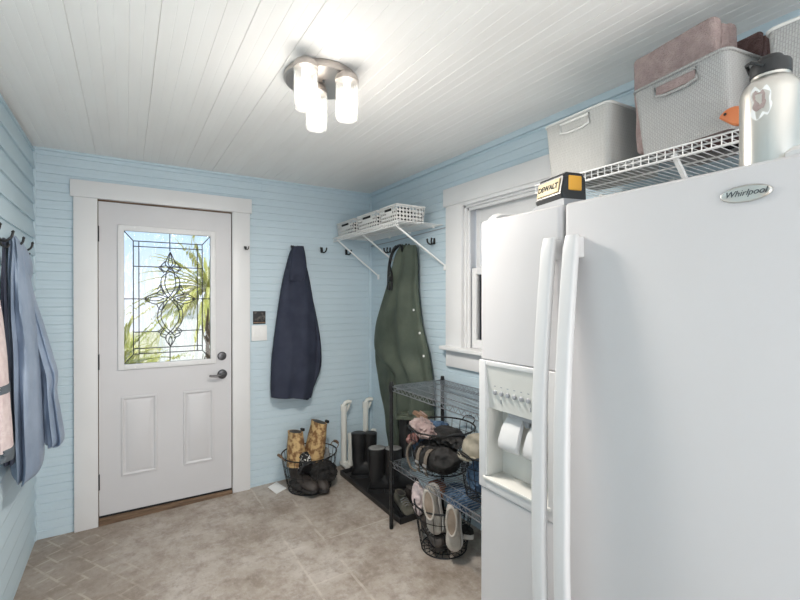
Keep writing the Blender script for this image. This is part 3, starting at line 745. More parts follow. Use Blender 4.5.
hook((0, -.62, 1.862), R_, 'black coat hook that carries the olive waders')
hook((-.70, 0, 1.868), B_, 'black coat hook that carries the navy jacket')
hook((-1.067, -.024, 1.846), B_, 'small black hook screwed to the door casing', True)
# switch plate and picture
e = empty('light_switch', (-.962, 0, 1.20), 'white double light switch plate between door casing and navy jacket', 'light switch')
bm = B(); box(bm, (-1.022, -.007, 1.146), (-.906, 0, 1.264), bev=.003); mk('switch_plate', bm, 'plate', e)
for x in (-.987, -.941):
    bm = B(); box(bm, (x-.016, -.011, 1.172), (x+.016, -.006, 1.238), bev=.002); mk('rocker', bm, 'plate', e)
e = empty('wall_picture', (-.965, 0, 1.325), 'small dark picture on the wall right above the light switch', 'picture')
bm = B(); box(bm, (-1.010, -.006, 1.274), (-.917, 0, 1.372), bev=.001); mk('card', bm, 'slot', e)
pm = nmat('dark_printed_picture', (.012, .012, .014), (.16, .14, .12), .5, 34, lo=.5, hi=.72)
bm = B(); box(bm, (-1.004, -.0075, 1.292), (-.923, -.0058, 1.367)); mk('print', bm, pm, e)
bm = B(); box(bm, (-1.008, -.0075, 1.282), (-.919, -.0058, 1.288)); mk('stripe', bm, 'tanleather', e)

# ------------------------------------------------------------------ garments
def drape(bm, rows, nrm, n=44, span=5, k=5, amp=.012, ph=0., seed=1, cap=True, pow_=.8):
    """rows: (L, R, depth, off): the silhouette's two edges on the hanging plane, thickness and gap from the wall"""
    n_ = V(nrm)
    flat = [(*L, *R_v, d, o) for L, R_v, d, o in rows]
    S = cr(flat, span); rings = []
    for q, s in enumerate(S):
        L, Rr, d, o = V(s[0:3]), V(s[3:6]), s[6], s[7]
        mid = (L+Rr)/2; half = (Rr-L)/2; t = q/(len(S)-1); ring = []
        for i in range(n):
            a_ = 2*PI*i/n; c, sn = math.cos(a_), math.sin(a_)
            cc = math.copysign(abs(c)**pow_, c); ss = math.copysign(abs(sn)**.75, sn)
            w = o+d*(.5+.5*ss)
            if sn > -.2:
                f = math.sin(k*cc*1.6+ph+1.2*t*math.sin(seed+t*3))+.55*math.sin(k*2.3*cc+seed+2.2*t)
                w += amp*f*(sn+.2)*(.35+.65*t)
                w += .5*amp*noise.noise(V((cc*2.2, t*6, seed)))*(sn+.2)*2
            ring.append(mid+half*cc+n_*max(w, .003))
        rings.append(ring)
    return loft(bm, rings, cap, cap)
def wall_rows(L, ax, val, flat=True):
    """(y pixel, left x, right x, depth, gap) -> rows"""
    out = []
    for y, xl, xr, d, o in L:
        a_, b_ = at(xl, y, ax, val), at(xr, y, ax, val)
        if flat: a_[ax] = b_[ax] = 0
        out.append((tuple(a_), tuple(b_), d, o))
    return out
# navy jacket
nj = empty('navy_jacket', (-.70, -.02, 1.86), 'navy hooded jacket hanging on the wall between door and corner', 'jacket')
bm = B()
drape(bm, wall_rows([(246.5, 293, 299, .03, .035), (252, 290, 302.5, .06, .02), (262, 287, 305, .085, .012), (285, 281.5, 310, .10, .008), (320, 276, 314.5, .115, .006), (355, 271.5, 315, .125, .006), (385, 270.3, 312.5, .125, .006), (397, 270.8, 310, .12, .006)], 1, -.05), (0, -1, 0), k=4, amp=.010, seed=2)
mk('jacket_body', bm, 'navy', nj, sharp=60)
bm = B()
drape(bm, wall_rows([(285, 303, 309.5, .05, .012), (310, 308, 315.5, .06, .010), (340, 312, 320.5, .07, .008), (366, 310, 321, .075, .008), (385, 306, 314.5, .07, .010), (399.5, 303, 309, .055, .012)], 1, -.05), (0, -1, 0), k=3, amp=.006, seed=5, n=28)
mk('sleeve', bm, 'navy', nj, sharp=60)
bm = B()
drape(bm, wall_rows([(247, 291.5, 300.5, .035, .10), (256, 289.5, 303, .055, .075), (270, 287.5, 304, .06, .075), (281, 287, 301, .035, .09)], 1, -.05), (0, -1, 0), k=2, amp=.008, seed=8, n=28)
mk('hood', bm, 'navy', nj, sharp=60)
# waders on the right wall
wd = empty('waders', (-.05, -.62, 1.85), 'olive green chest waders hanging on the right wall under the corner shelf', 'waders')
bm = B(); X = -.06
drape(bm, wall_rows([(245, 402, 416, .03, .045), (252, 397, 416, .05, .03), (270, 392.5, 416, .07, .015), (288, 388, 416.3, .09, .008), (308, 381, 418.5, .10, .006), (326, 377.5, 421.5, .11, .006), (348, 377.3, 427.2, .12, .006), (361, 384, 429.2, .118, .006), (374, 396.5, 430.8, .115, .006), (392, 399, 432.5, .112, .006), (413, 399.5, 432, .112, .006)], 0, X), (-1, 0, 0), k=4, amp=.021, seed=3, n=64)
mk('bib', bm, 'olive', wd, sharp=60)
bm = B()
drape(bm, wall_rows([(325, 379, 396, .08, .006), (350, 377.2, 399, .105, .006), (383, 381, 397, .10, .006), (410, 386, 398, .095, .006), (432, 388, 398.5, .09, .006), (448, 388.5, 398, .08, .006)], 0, X), (-1, 0, 0), k=2, amp=.008, seed=4, n=30)
mk('trouser_leg', bm, 'olive', wd, sharp=60)
bm = B()
drape(bm, wall_rows([(410.5, 399, 432.4, .125, .003), (414, 399, 432.6, .126, .003), (418.5, 399.5, 432.4, .124, .003)], 0, X), (-1, 0, 0), k=4, amp=.011, seed=6, n=34)
mk('hem', bm, 'olivel', wd, sharp=60)
bm = B()
drape(bm, wall_rows([(416, 400, 409, .08, .012), (432, 400, 408, .075, .012), (450, 400, 407.5, .07, .012), (457, 399.5, 409, .08, .012)], 0, X), (-1, 0, 0), k=2, amp=.004, seed=9, n=24)
mk('stocking_foot', bm, 'rubber', wd, sharp=60)
bm = B()
tube(bm, cr([tuple(at(*p)) for p in ((388.5, 290, 0, -.10), (389, 268, 0, -.09), (392, 254, 0, -.075), (397, 247, 0, -.07), (401, 246, 0, -.07), (402.5, 251, 0, -.08))], 6), .012, 8)
tube(bm, cr([tuple(at(*p)) for p in ((391, 290, 0, -.11), (392, 276, 0, -.10), (389.5, 262, 0, -.09), (393, 250, 0, -.06), (396, 246, 0, -.05))], 6), .008, 8)
box(bm, at(390, 279, 0, -.115)-V((.008, .02, .02)), at(390, 279, 0, -.115)+V((.008, .02, .02)), bev=.004)
mk('shoulder_strap', bm, 'black', wd)
for px, py in ((414, 310), (420, 333), (424, 356)):
    p = at(px, py, 0, -.155); bm = B(); lathe(bm, [(.008, 0), (.008, .006), (.004, .008)], n=12, mx=Matrix.Translation(p) @ Matrix.Rotation(-PI/2, 4, 'Y')); mk('button', bm, 'plate', wd)

# coat rail and jackets on the left wall
e = empty('hook_rail', (XL+.014, -.66, 1.75), 'black hook rail on the left wall holding the jackets', 'hook rail')
bm = B(); box(bm, (XL+.010, -1.25, 1.707), (XL+.018, -.43, 1.733), bev=.002); mk('rail', bm, 'black', e)
for y in (-1.18, -.95, -.72, -.49):
    bm = B(); p = V((XL+.018, y, 1.72))
    tube(bm, cr([tuple(p), tuple(p+V((.022, 0, -.004))), tuple(p+V((.042, 0, .012))), tuple(p+V((.048, 0, .034)))], 5), .005, 8)
    tube(bm, cr([tuple(p+V((0, 0, -.008))), tuple(p+V((.016, 0, -.028))), tuple(p+V((.030, 0, -.030))), tuple(p+V((.036, 0, -.016)))], 5), .0045, 8)
    lathe(bm, [(.001, -.007), (.0075, 0), (.001, .007)], p+V((.048, 0, .036)), 10); mk('hook', bm, 'black', e)
def side_rows(L, yv):
    return wall_rows([(y, xl, xr, d, 0) for y, xl, xr, d in L], 1, yv, False)
def side_drape(bm, L, yv, **k):
    """garment hung on the left wall, seen edge-on: silhouette lies across the wall, thickness runs along it"""
    rows = [(tuple(V((max(a_[0], XL+.016), a_[1], a_[2]))), b_, d, -d*.5) for a_, b_, d, o in side_rows(L, yv)]
    n_ = V((0, -1, 0)); flat = [(*a_, *b_, d) for a_, b_, d, o in rows]; S = cr(flat, 6); rings = []; n = 44
    seed = k.get('seed', 1); amp = k.get('amp', .012); kk = k.get('k', 4)
    for q, s in enumerate(S):
        A, Bv, d = V(s[0:3]), V(s[3:6]), s[6]; mid = (A+Bv)/2; half = (Bv-A)/2; t = q/(len(S)-1); ring = []
        for i in range(n):
            a_ = 2*PI*i/n; c, sn = math.cos(a_), math.sin(a_); cc = math.copysign(abs(c)**.85, c); ss = math.copysign(abs(sn)**.8, sn)
            w = d*.5*ss+amp*(math.sin(kk*cc*1.5+seed+t*1.6)+.5*math.sin(kk*2.4*cc+seed*2-t*2))*sn*(.3+.7*t)+amp*noise.noise(V((cc*2, t*7, seed)))
            p = mid+half*cc+n_*w; p.x = max(p.x, XL+.014); ring.append(p)
        rings.append(ring)
    loft(bm, rings)
rj = empty('rain_jacket', (XL+.06, -.66, 1.75), 'slate blue rain jacket with long sleeves hanging on the left wall', 'jacket')
bm = B()
side_drape(bm, [(236, 8, 16, .06), (246, 6, 22, .14), (275, 7, 28, .26), (310, 9, 33, .34), (350, 11, 38, .36), (400, 12, 41, .36), (440, 13, 42.5, .36), (465, 14, 42, .35), (472.5, 20, 34, .30)], -.70, k=6, amp=.032, seed=3)
mk('jacket_body', bm, 'raincoat', rj, sharp=60)
bm = B()
side_drape(bm, [(243, 14, 23, .08), (255, 18, 29, .14), (270, 20, 32, .16), (284, 20, 28, .14), (293, 20, 27, .08)], -.64, k=3, amp=.010, seed=5)
mk('hood', bm, 'raincoat', rj, sharp=60)
bm = B()
side_drape(bm, [(276, 22, 29.5, .10), (300, 24, 35.5, .13), (330, 29, 45, .14), (360, 36, 54.5, .15), (375, 41, 57.5, .15), (392, 43, 57, .15), (415, 44, 60.5, .15), (439, 45, 64, .15), (444, 47, 56, .13)], -.60, k=4, amp=.022, seed=7)
mk('sleeve', bm, 'raincoat', rj, sharp=60)
pj = empty('fleece_jacket', (XL+.05, -1.06, 1.45), 'pale pink fleece jacket with a grey hem at the left edge', 'jacket')
bm = B()
side_drape(bm, [(300, -3, -1, .06), (318, -4, 1, .10), (345, -5, 5, .13), (385, -5, 8, .14), (420, -6, 11, .14), (449, -6, 13, .14)], -1.02, k=4, amp=.012, seed=11)
mk('jacket_body', bm, 'pink', pj, sharp=60)
bm = B()
side_drape(bm, [(446, -6, 13.4, .15), (452, -6, 13.8, .15), (458, -6, 13.4, .145)], -1.02, k=4, amp=.012, seed=11); mk('hem', bm, 'greyhem', pj, sharp=60)
bm = B()
side_drape(bm, [(384, -5, 8.6, .15), (388, -5, 8.9, .15), (392, -5, 9.2, .15)], -1.02, k=4, amp=.012, seed=11); mk('waist_band', bm, 'greyhem', pj, sharp=60)
bm = B()
side_drape(bm, [(238, 3, 5, .04), (280, 2, 5.5, .07), (330, 1, 8, .08), (390, 1, 11, .08), (440, 2, 13.5, .08), (463, 3, 14.5, .08)], -.90, k=4, amp=.012, seed=14)
tag(mk('dark_jacket', bm, 'navy', origin=(XL+.05, -.95, 1.7), sharp=60), 'dark navy jacket squeezed between pink fleece and blue rain jacket', 'jacket')

# ------------------------------------------------------------------ footwear
def boot(loc, rz, h=.34, r=.060, L=.29, m='rubber', lin='greyfelt', label='', name='rubber_boot', group=None, tilt=0, lean=0, shaft=None, cat='boot'):
    """local: toe along +x, heel at x=0, sole on z=0"""
    e = empty(name, loc, label, cat, group, rot=(lean, tilt, rz))
    bm = B(); rings = []
    path = [(.0, h, r*1.06, r*.98, 0), (.0, h*.93, r*1.02, r*.94, 0), (.0, h*.75, r, r*.90, 0), (.0, h*.55, r*.93, r*.82, 0), (-.002, h*.40, r*.86, r*.76, .1), (.006, h*.30, r*.92, r*.72, .35)]
    for x, z, a_, b_, t in (path[4:] if shaft else path): rings.append(ringpts((x+.02, 0, z), (math.sin(t)*1, 0, -math.cos(t)), b_, a_, 20, up=(1, 0, 0)))
    for x, zc, hh, w, t in ((.02, .075, .085, .042, .75), (.075, .060, .066, .044, 1.15), (.125, .048, .050, .048, 1.4), (.175, .042, .043, .049, 1.55), (.215, .037, .036, .044, 1.6), (.245, .030, .027, .031, 1.65), (.258, .026, .012, .014, 1.7)):
        rings.append(ringpts((x, 0, zc), (math.sin(t), 0, -math.cos(t)), w, hh if t < 1 else hh*.95, 20, up=(math.cos(t), 0, math.sin(t))))
    loft(bm, rings)
    for v in bm.verts: v.co.z = max(v.co.z, .012)
    if shaft:
        mk('foot', bm, m, e, local=True, sharp=70)
        bm = B(); loft(bm, [ringpts((.02, 0, z), (0, 0, -1), r*.98*k*kf, r*1.08*k, 24, up=(1, 0, 0)) for z, k, kf in ((h+.002, 1.06, .55), (h*.93, 1.03, .6), (h*.8, 1.02, .75), (h*.6, 1, .9), (h*.38, .98, 1))]); mk('shaft', bm, shaft, e, local=True, sharp=60)
        bm = B(); box(bm, (-.01, r*.85, h-.01), (.03, r*1.08, h+.012), bev=.004); mk('pull_tab', bm, 'black', e, local=True)
    else:
        mk('boot_upper', bm, m, e, local=True, sharp=70)
    bm = B(); out = [(-.048, .030), (-.03, .04), (.02, .042), (.09, .038), (.15, .050), (.21, .047), (.25, .032), (.262, .0), (.25, -.032), (.21, -.047), (.15, -.050), (.09, -.038), (.02, -.042), (-.03, -.04), (-.048, -.030)]
    prism(bm, [(x, y, 0) for x, y in out], (0, 0, .022)); mk('sole', bm, 'rubber' if m != 'oliveshoe' else 'whitesole', e, local=True)
    bm = B(); loft(bm, [ringpts((.02, 0, h+.001), (0, 0, 1), r*.86*(.58 if shaft else 1), r*.94, 24, up=(1, 0, 0)), ringpts((.02, 0, h+.0045), (0, 0, 1), r*.80*(.55 if shaft else 1), r*.86, 24, up=(1, 0, 0))]); mk('lining', bm, lin, e, local=True)
    return e
def shoe(loc, rot, L=.28, up='oliveshoe', so='whitesole', lin='taninsole', lace=True, label='', name='shoe', group=None, cat='shoe', slip=False):
    e = empty(name, loc, label, cat, group, rot=rot)
    k = L/.28; bm = B(); rings = []
    for x, w, h in ((-.125, .018, .045), (-.12, .030, .075), (-.10, .037, .090), (-.06, .039, .088), (-.02, .039, .085), (.02, .041, .075), (.06, .045, .060), (.095, .045, .050), (.125, .036, .040), (.142, .018, .026)):
        h = h*.72 if slip else h
        n = 18; ring = []
        for i in range(n):
            a_ = 2*PI*i/n; c, s = math.cos(a_), math.sin(a_)
            ring.append(V((x*k, w*k*math.copysign(abs(c)**.75, c), (.018+h*(.5+.5*math.copysign(abs(s)**.7, s)))*k)))
        rings.append(ring)
    loft(bm, rings); mk('upper', bm, up, e, local=True, sharp=70)
    bm = B(); out = cr([(-.135, 0), (-.115, .036), (-.05, .041), (.02, .043), (.08, .050), (.12, .042), (.148, .0), (.12, -.042), (.08, -.050), (.02, -.043), (-.05, -.041), (-.115, -.036), (-.135, 0)], 4)[:-1]
    prism(bm, [(x*k, y*k, 0) for x, y in out], (0, 0, .026*k)); mk('sole', bm, so, e, local=True)
    zt = (.018+.088*(.72 if slip else 1))*k
    bm = B(); x0, x1 = (-.055, .058) if not slip else (-.035, .078)
    loft(bm, [ringpts((x0*k, 0, zt-.004), (0, 0, 1), .030*k, x1*k, 24, up=(1, 0, 0)), ringpts((x0*k, 0, zt+.004), (0, 0, 1), .026*k, (x1-.005)*k, 24, up=(1, 0, 0))]); mk('insole', bm, lin, e, local=True)
    bm = B(); tube(bm, [p+V((0, 0, 0)) for p in ringpts((x0*k, 0, zt+.003), (0, 0, 1), .031*k, x1*k, 24, up=(1, 0, 0))], .0065*k, 8, True); mk('collar', bm, up, e, local=True)
    if lace:
        bm = B()
        for x, z in ((.015, .100), (.035, .092), (.055, .083), (.075, .074)): tube(bm, [(x*k, -.03*k, (z-.012)*k), (x*k+.006, 0, z*k+.004), (x*k, .03*k, (z-.012)*k)], .0035, 6)
        mk('laces', bm, 'greyfelt', e, local=True)
    return e
tz = lambda x: fz(x)+.006
# boot tray
tr = empty('boot_tray', (-.205, -.63, fz(-.205)), 'long black boot tray on the floor along the right wall', 'tray', rot=(0, -SL, 0))
bm = B(); TX, TY = .165, .46
box(bm, (-TX, -TY, 0), (TX, TY, .006)); mk('tray_base', bm, 'rubber', tr, local=True)
bm = B()
for lo, hi in (((-TX, -TY, 0), (-TX+.012, TY, .038)), ((TX-.012, -TY, 0), (TX, TY, .038)), ((-TX, -TY, 0), (TX, -TY+.012, .038)), ((-TX, TY-.012, 0), (TX, TY, .038))): box(bm, lo, hi, bev=.004)
mk('tray_lip', bm, 'rubber', tr, local=True)
gp = 'black rubber boots on the tray'
boot((-.283, -.285, tz(-.283)), -.42, .345, .056, lin='rubber', label='tall black rubber boot at the back of the tray nearest the pipes', group=gp)
boot((-.195, -.310, tz(-.195)), -.36, .335, .055, lin='rubber', label='tall black rubber boot second from the pipes, by the right wall', group=gp)
boot((-.285, -.59, tz(-.285)), -.40, .315, .064, label='shorter black boot with a grey felt lining at the room side of the tray', group=gp)
boot((-.185, -.655, tz(-.185)), -.34, .310, .064, label='shorter black boot with grey lining standing nearest the wire rack', group=gp)
shoe((-.265, -.955, tz(-.265)), (0, 0, -PI*.56), .25, 'oliveshoe', 'rubber', 'darkshoe', True, 'faded olive lace-up shoe at the near end of the boot tray', 'lace_up_shoe')
shoe((-.150, -.945, tz(-.150)), (0, 0, -PI*.48), .25, 'darkshoe', 'rubber', 'darkshoe', True, 'dark brown lace-up shoe behind the olive shoe on the tray', 'lace_up_shoe')
# pipe boot dryer
dr = empty('boot_dryer', (-.15, -.075, fz(-.15)), 'white pipe boot dryer standing in the back right corner', 'boot dryer')
bm = B(); zf = fz(-.2)
tube(bm, [(-.30, -.06, zf+.03), (-.02, -.06, zf+.03)], .022, 16)
for x in (-.285, -.055): tube(bm, [(x, -.02, zf+.03), (x, -.135, zf+.03)], .022, 16)
mk('base_pipe', bm, 'pvc', dr)
for x, y, h in ((-.283, -.055, .58), (-.078, -.055, .578), (-.252, -.118, .352), (-.035, -.118, .352)):
    bm = B(); tube(bm, [(x, y, zf+.03), (x, y, h)], .0235 if h > .5 else .0195, 16)
    pp = mk('upright_pipe', bm, 'pvc', dr)
    bm = B(); rr = .028 if h > .5 else .024
    lathe(bm, [(rr, -.05), (rr, 0), (rr-.006, 0), (rr-.006, -.03)], (x, y, h), 20)
    if h > .5:
        tube(bm, cr([(x, y, h-.02), (x+.01, y, h+.012), (x+.04, y-.004, h+.022), (x+.062, y-.006, h+.016)], 5), .016, 12)
        tube(bm, cr([(x+.02, y, h-.06), (x+.035, y-.01, h-.03), (x+.045, y-.012, h+.0)], 4), .010, 10)
    mk('pipe_fitting', bm, 'pvc', pp)

# ------------------------------------------------------------------ wire baskets
def wire_basket(c, rt, rb, h, label, nv=22, nh=4, oval=1., rz=0, hand='wood', tilt=(0, 0, 0)):
    e = empty('wire_basket', c, label, 'basket', 'black wire baskets', rot=(tilt[0], tilt[1], rz))
    R = lambda t: rb+(rt-rb)*t**.8
    ringz = lambda t, z: [V((R(t)*math.cos(2*PI*i/40), oval*R(t)*math.sin(2*PI*i/40), z)) for i in range(40)]
    bm = B(); tube(bm, ringz(1, h), .0052, 8, True); mk('rim', bm, 'black', e, local=True)
    bm = B()
    for k in range(1, nh): tube(bm, ringz(k/nh, h*k/nh), .0019, 5, True)
    tube(bm, ringz(0, .004), .0035, 6, True)
    for f in (.35, .7): tube(bm, [V((p.x*f, p.y*f, .005)) for p in ringz(0, 0)], .002, 5, True)
    for i in range(nv):
        a_ = 2*PI*i/nv; d = V((math.cos(a_), oval*math.sin(a_), 0))
        tube(bm, [d*.02+V((0, 0, .005)), d*rb+V((0, 0, .004))]+[d*R(t)+V((0, 0, h*t)) for t in (.12, .35, .6, .8, 1)], .0019, 5)
    mk('wire_cage', bm, 'blackwire', e, local=True)
    for s in (-1, 1):
        bm = B(); x = s*(rt+.004)
        tube(bm, cr([(x, -.05, h-.004), (x+s*.018, -.045, h+.018), (x+s*.024, 0, h+.030), (x+s*.018, .045, h+.018), (x, .05, h-.004)], 5), .0035, 7)
        if hand: tube(bm, [(x+s*.0225, -.028, h+.026), (x+s*.024, 0, h+.030), (x+s*.0225, .028, h+.026)], .010, 10)
        mk('basket_handle', bm, hand or 'black', e, local=True)
    return e
b1 = V((-.645, -.235, fz(-.645)))
wire_basket(b1, .205, .158, .262, 'black wire basket of boots on the floor left of the boot tray', tilt=(0, -SL, 0), rz=.1)
gp = 'boots in the floor basket'
bo = boot(b1+V((-.03, .035, .045)), PI*.5+.25, .395, .072, .27, 'darkshoe', 'darkshoe', 'tan camouflage boot shaft standing upright in the floor basket', 'camouflage_boot', gp, shaft='camo', tilt=0, lean=0)
bo.rotation_euler = (0, -.06, -PI*.42); bo.location = b1+V((-.105, .02, .03))
bo = boot((0, 0, 0), 0, .45, .080, .27, 'darkshoe', 'darkshoe', 'taller tan camouflage boot shaft leaning right in the floor basket', 'camouflage_boot', gp, shaft='camo')
bo.rotation_euler = (0, .0, -PI*.45); bo.rotation_euler = (Matrix.Rotation(.17, 3, 'Y') @ Matrix.Rotation(-PI*.45, 3, 'Z')).to_euler(); bo.location = b1+V((.0, .035, .03))
shoe(b1+V((-.075, -.105, .165)), (.0, .75, PI*.5), .25, 'patt', 'rubber', 'slot', True, 'black and white speckled shoe upright at the front of the floor basket', 'speckled_shoe')
bm = B(); lump(bm, b1+V((.065, -.045, .105)), (.105, .11, .09), .25, 9, 3); tag(mk('dark_sweater', bm, 'bagblack', origin=b1+V((.05, -.04, .05)), sharp=70), 'black crumpled sweater filling the right of the floor basket', 'clothing')
bm = B(); lump(bm, b1+V((-.03, -.05, .06)), (.135, .10, .05), .2, 10, 5); tag(mk('grey_cloth', bm, 'bagblack', origin=b1+V((0, -.05, .03)), sharp=70), 'charcoal crumpled cloth at the bottom of the floor basket', 'clothing')
bm = B(); lump(bm, b1+V((.12, .06, .20)), (.055, .06, .06), .2, 12, 8); tag(mk('grey_sock', bm, M['greyfelt'], origin=b1+V((.1, .06, .2)), sharp=70), 'grey sock bundle at the right rim of the floor basket', 'clothing')
# paper on the floor
q = [at(267.5, 487, 2, .036), at(276, 482, 2, .038), at(286, 488, 2, .039), at(276, 493.5, 2, .037)]
q = [V((p.x, p.y-.012, fz(p.x)+.0005)) for p in q]
bm = B(); prism(bm, q, (0, 0, .004)); tag(mk('paper_sheet', bm, 'paper', origin=q[0]), 'small white sheet of paper on the floor left of the basket', 'paper')

# ------------------------------------------------------------------ wire rack
RX0, RX1, RY0, RY1 = -.440, -.045, -1.095, -1.985
rk = empty('wire_rack', ((RX0+RX1)/2, (RY0+RY1)/2, fz(RX0)), 'black wire shelving rack between the boot tray and the refrigerator', 'shelf rack')
for x in (RX0, RX1):
    for y in (RY0, RY1):
        bm = B(); prof = [(.011, fz(x)), (.0125, fz(x)+.004), (.0125, fz(x)+.03)]; z = .06
        while z < .94: prof += [(.0125, z), (.0117, z+.002), (.0117, z+.004), (.0125, z+.006)]; z += .0254
        prof += [(.0125, .948), (.010, .955)]
        lathe(bm, prof, (x, y, 0), 14); mk('post', bm, 'black', rk)
def rack_shelf(z):
    bm = B()
    for dz, r in ((0, .0032), (-.028, .0028)):
        tube(bm, [(RX0, RY0, z+dz), (RX0, RY1, z+dz), (RX1, RY1, z+dz), (RX1, RY0, z+dz)], r, 7, True)
    def zig(a_, b_):
        a_, b_ = V(a_), V(b_); n = round((b_-a_).length/.022)
        tube(bm, [a_+(b_-a_)*(i/n)+V((0, 0, -.0 if i % 2 else -.028)) for i in range(n+1)], .0019, 5)
    zig((RX0, RY0, z), (RX0, RY1, z)); zig((RX1, RY0, z), (RX1, RY1, z)); zig((RX0, RY0, z), (RX1, RY0, z)); zig((RX0, RY1, z), (RX1, RY1, z))
    y = RY0-.02
    while y > RY1+.01: tube(bm, [(RX0, y, z-.001), (RX1, y, z-.001)], .0017, 5); y -= .0225
    for x in (RX0+.10, RX0+.20, RX0+.30): tube(bm, [(x, RY0, z-.006), (x, RY1, z-.006)], .0026, 6)
    mk('wire_shelf', bm, 'rackwire', rk)
for z in (.93, .462): rack_shelf(z)
for x in (RX0, RX1):
    for y in (RY0, RY1):
        bm = B()
        for z in (.93, .462): lathe(bm, [(.014, -.034), (.0165, -.030), (.0155, .004), (.0135, .006)], (x, y, z), 14)
        mk('shelf_collar', bm, 'black', rk)
ZS = .466
bA = V((-.235, -1.335, ZS)); bB = V((-.25, -1.755, ZS))
wire_basket(bA, .198, .15, .245, 'black wire basket with a bag and gloves on the middle rack shelf', hand=None)
wire_basket(bB, .150, .115, .22, 'black wire basket with a khaki cap beside the refrigerator edge', hand=None)
def soft(name, c, rad, m, label, cat, amp=.22, freq=10, seed=0, rot=None):
    bm = B(); lump(bm, c, rad, amp, freq, seed, rot=rot); return tag(mk(name, bm, m, origin=c, sharp=70), label, cat)
soft('denim_jeans', bA+V((-.02, .07, .14)), (.12, .075, .12), 'denim', 'crumpled blue denim at the left side of the rack basket', 'clothing', seed=2)
g = soft('work_glove', bA+V((-.115, .012, .245)), (.06, .105, .045), 'rosecloth', 'dusty rose work glove piled on top of the rack basket', 'glove', .3, 14, 4, (.3, 'X'))
shoe(bA+V((-.045, .165, .262)), (.25, -.35, PI*.55), .12, 'tanleather', 'tanleather', 'rosecloth', False, 'small tan slipper sticking out over the basket left of the gloves', 'slipper', slip=True)
soft('red_cloth', bA+V((-.145, .085, .17)), (.03, .06, .03), 'redcloth', 'faded red cloth hanging at the front left of the rack basket', 'clothing', .3, 16, 6, (-.5, 'X'))
bg = empty('shoulder_bag', bA+V((-.09, -.05, .10)), 'black bag with taupe buckled straps at the front of the rack basket', 'bag')
bm = B(); lump(bm, bA+V((-.085, -.075, .105)), (.10, .165, .09), .16, 8, 7); mk('bag_body', bm, 'bagblack', bg, sharp=70)
bm = B(); lump(bm, bA+V((-.04, -.125, .215)), (.09, .105, .04), .3, 9, 12, rot=(.12, 'X')); mk('bag_flap', bm, 'bagblack', bg, sharp=70)
for dy in (.0, -.075):
    bm = B(); p = bA+V((-.195, dy-.03, .0)); rings = []
    for z, x in ((.165, .045), (.15, .018), (.12, .004), (.08, .0), (.045, .004), (.02, .014)): rings.append([p+V((x-.002, -.013, z)), p+V((x-.002, .013, z)), p+V((x+.002, .013, z)), p+V((x+.002, -.013, z))])
    loft(bm, rings); st = mk('strap', bm, 'strap', bg)
    bm = B(); box(bm, p+V((-.007, -.017, .075)), p+V((.0, .017, .088)), bev=.002); box(bm, p+V((-.007, -.017, .050)), p+V((.0, .017, .058)), bev=.002); mk('buckle', bm, 'silver', st)
bm = B(); tube(bm, cr([tuple(bA+V(p)) for p in ((-.19, .035, .17), (-.20, .06, .13), (-.20, .065, .08), (-.185, .05, .02), (-.16, .03, .0))], 6), .007, 8); mk('bag_handle', bm, 'strap', bg)
cp_ = empty('cap', bB+V((-.05, .05, .22)), 'khaki cap on top of the basket beside the refrigerator edge', 'cap')
bm = B(); p = bB+V((-.06, .028, .215))
rings = [[p+V((.074*k*math.cos(2*PI*i/24), .074*k*math.sin(2*PI*i/24), z)) for i in range(24)] for k, z in ((1, 0), (1.0, .03), (.9, .062), (.65, .085), (.3, .096), (.02, .10))]
loft(bm, rings, True, True); mk('cap_crown', bm, 'khaki', cp_, sharp=60)
bm = B(); out = [(p+V((-.06-.035*math.sin(PI*k/10), .066*math.cos(PI*k/10), .002-.02*math.sin(PI*k/10)))) for k in range(11)]
prism(bm, out, (0, 0, .005)); mk('cap_brim', bm, 'khaki', cp_)
soft('blue_shirt', bB+V((.0, .01, .10)), (.105, .105, .085), 'denim', 'crumpled blue shirt under the khaki cap in the right rack basket', 'clothing', seed=9)
# floor basket under the rack
b3 = V((-.285, -1.425, fz(-.285)))
wire_basket(b3, .165, .128, .262, 'black wire basket of pale shoes on the floor under the rack', tilt=(0, -SL, 0), hand=None)
gp = 'pale shoes in the basket under the rack'
def shoe_aim(c, toe, top, **k):
    """toe and top are world directions"""
    t = V(toe).normalized(); u = V(top); u = (u-t*u.dot(t)).normalized(); s = u.cross(t)
    return shoe(c, Matrix((t, s, u)).transposed().to_euler(), **k)
shoe_aim(b3+V((-.085, -.03, .262)), (.02, -.16, -1), (-.85, -.5, .1), L=.27, up='cream', lin='taninsole', lace=False, label='cream slip-on shoe toe down at the left of the basket under the rack', name='canvas_shoe', group=gp, slip=True)
shoe_aim(b3+V((-.04, -.145, .20)), (-.1, -.16, -1), (-.75, -.6, .2), L=.25, up='cream', so='whitesole', lin='taninsole', lace=False, label='cream slip-on shoe toe down at the right of the basket under the rack', name='canvas_shoe', group=gp, slip=True)
shoe_aim(b3+V((-.055, .02, .065)), (-.25, -1, -.1), (-.4, .2, 1), L=.25, up='darkshoe', so='rubber', lin='darkshoe', label='dark brown shoe lying at the bottom of the basket under the rack', name='lace_up_shoe')
shoe_aim(b3+V((.045, -.03, .075)), (.25, -1, .1), (.2, .2, 1), L=.25, up='bagblack', so='whitesole', lin='darkshoe', label='black shoe with a pale sole at the back of the lower basket', name='lace_up_shoe')
soft('pink_shirt', b3+V((-.10, .115, .25)), (.03, .045, .10), 'pink', 'pale pink cloth hanging over the left rim of the lower basket', 'clothing', .2, 12, 15)
soft('suede_glove', b3+V((-.05, .0, .335)), (.05, .055, .055), 'rust', 'rust brown suede glove on top of the shoes under the rack shelf', 'glove', .25, 14, 16)
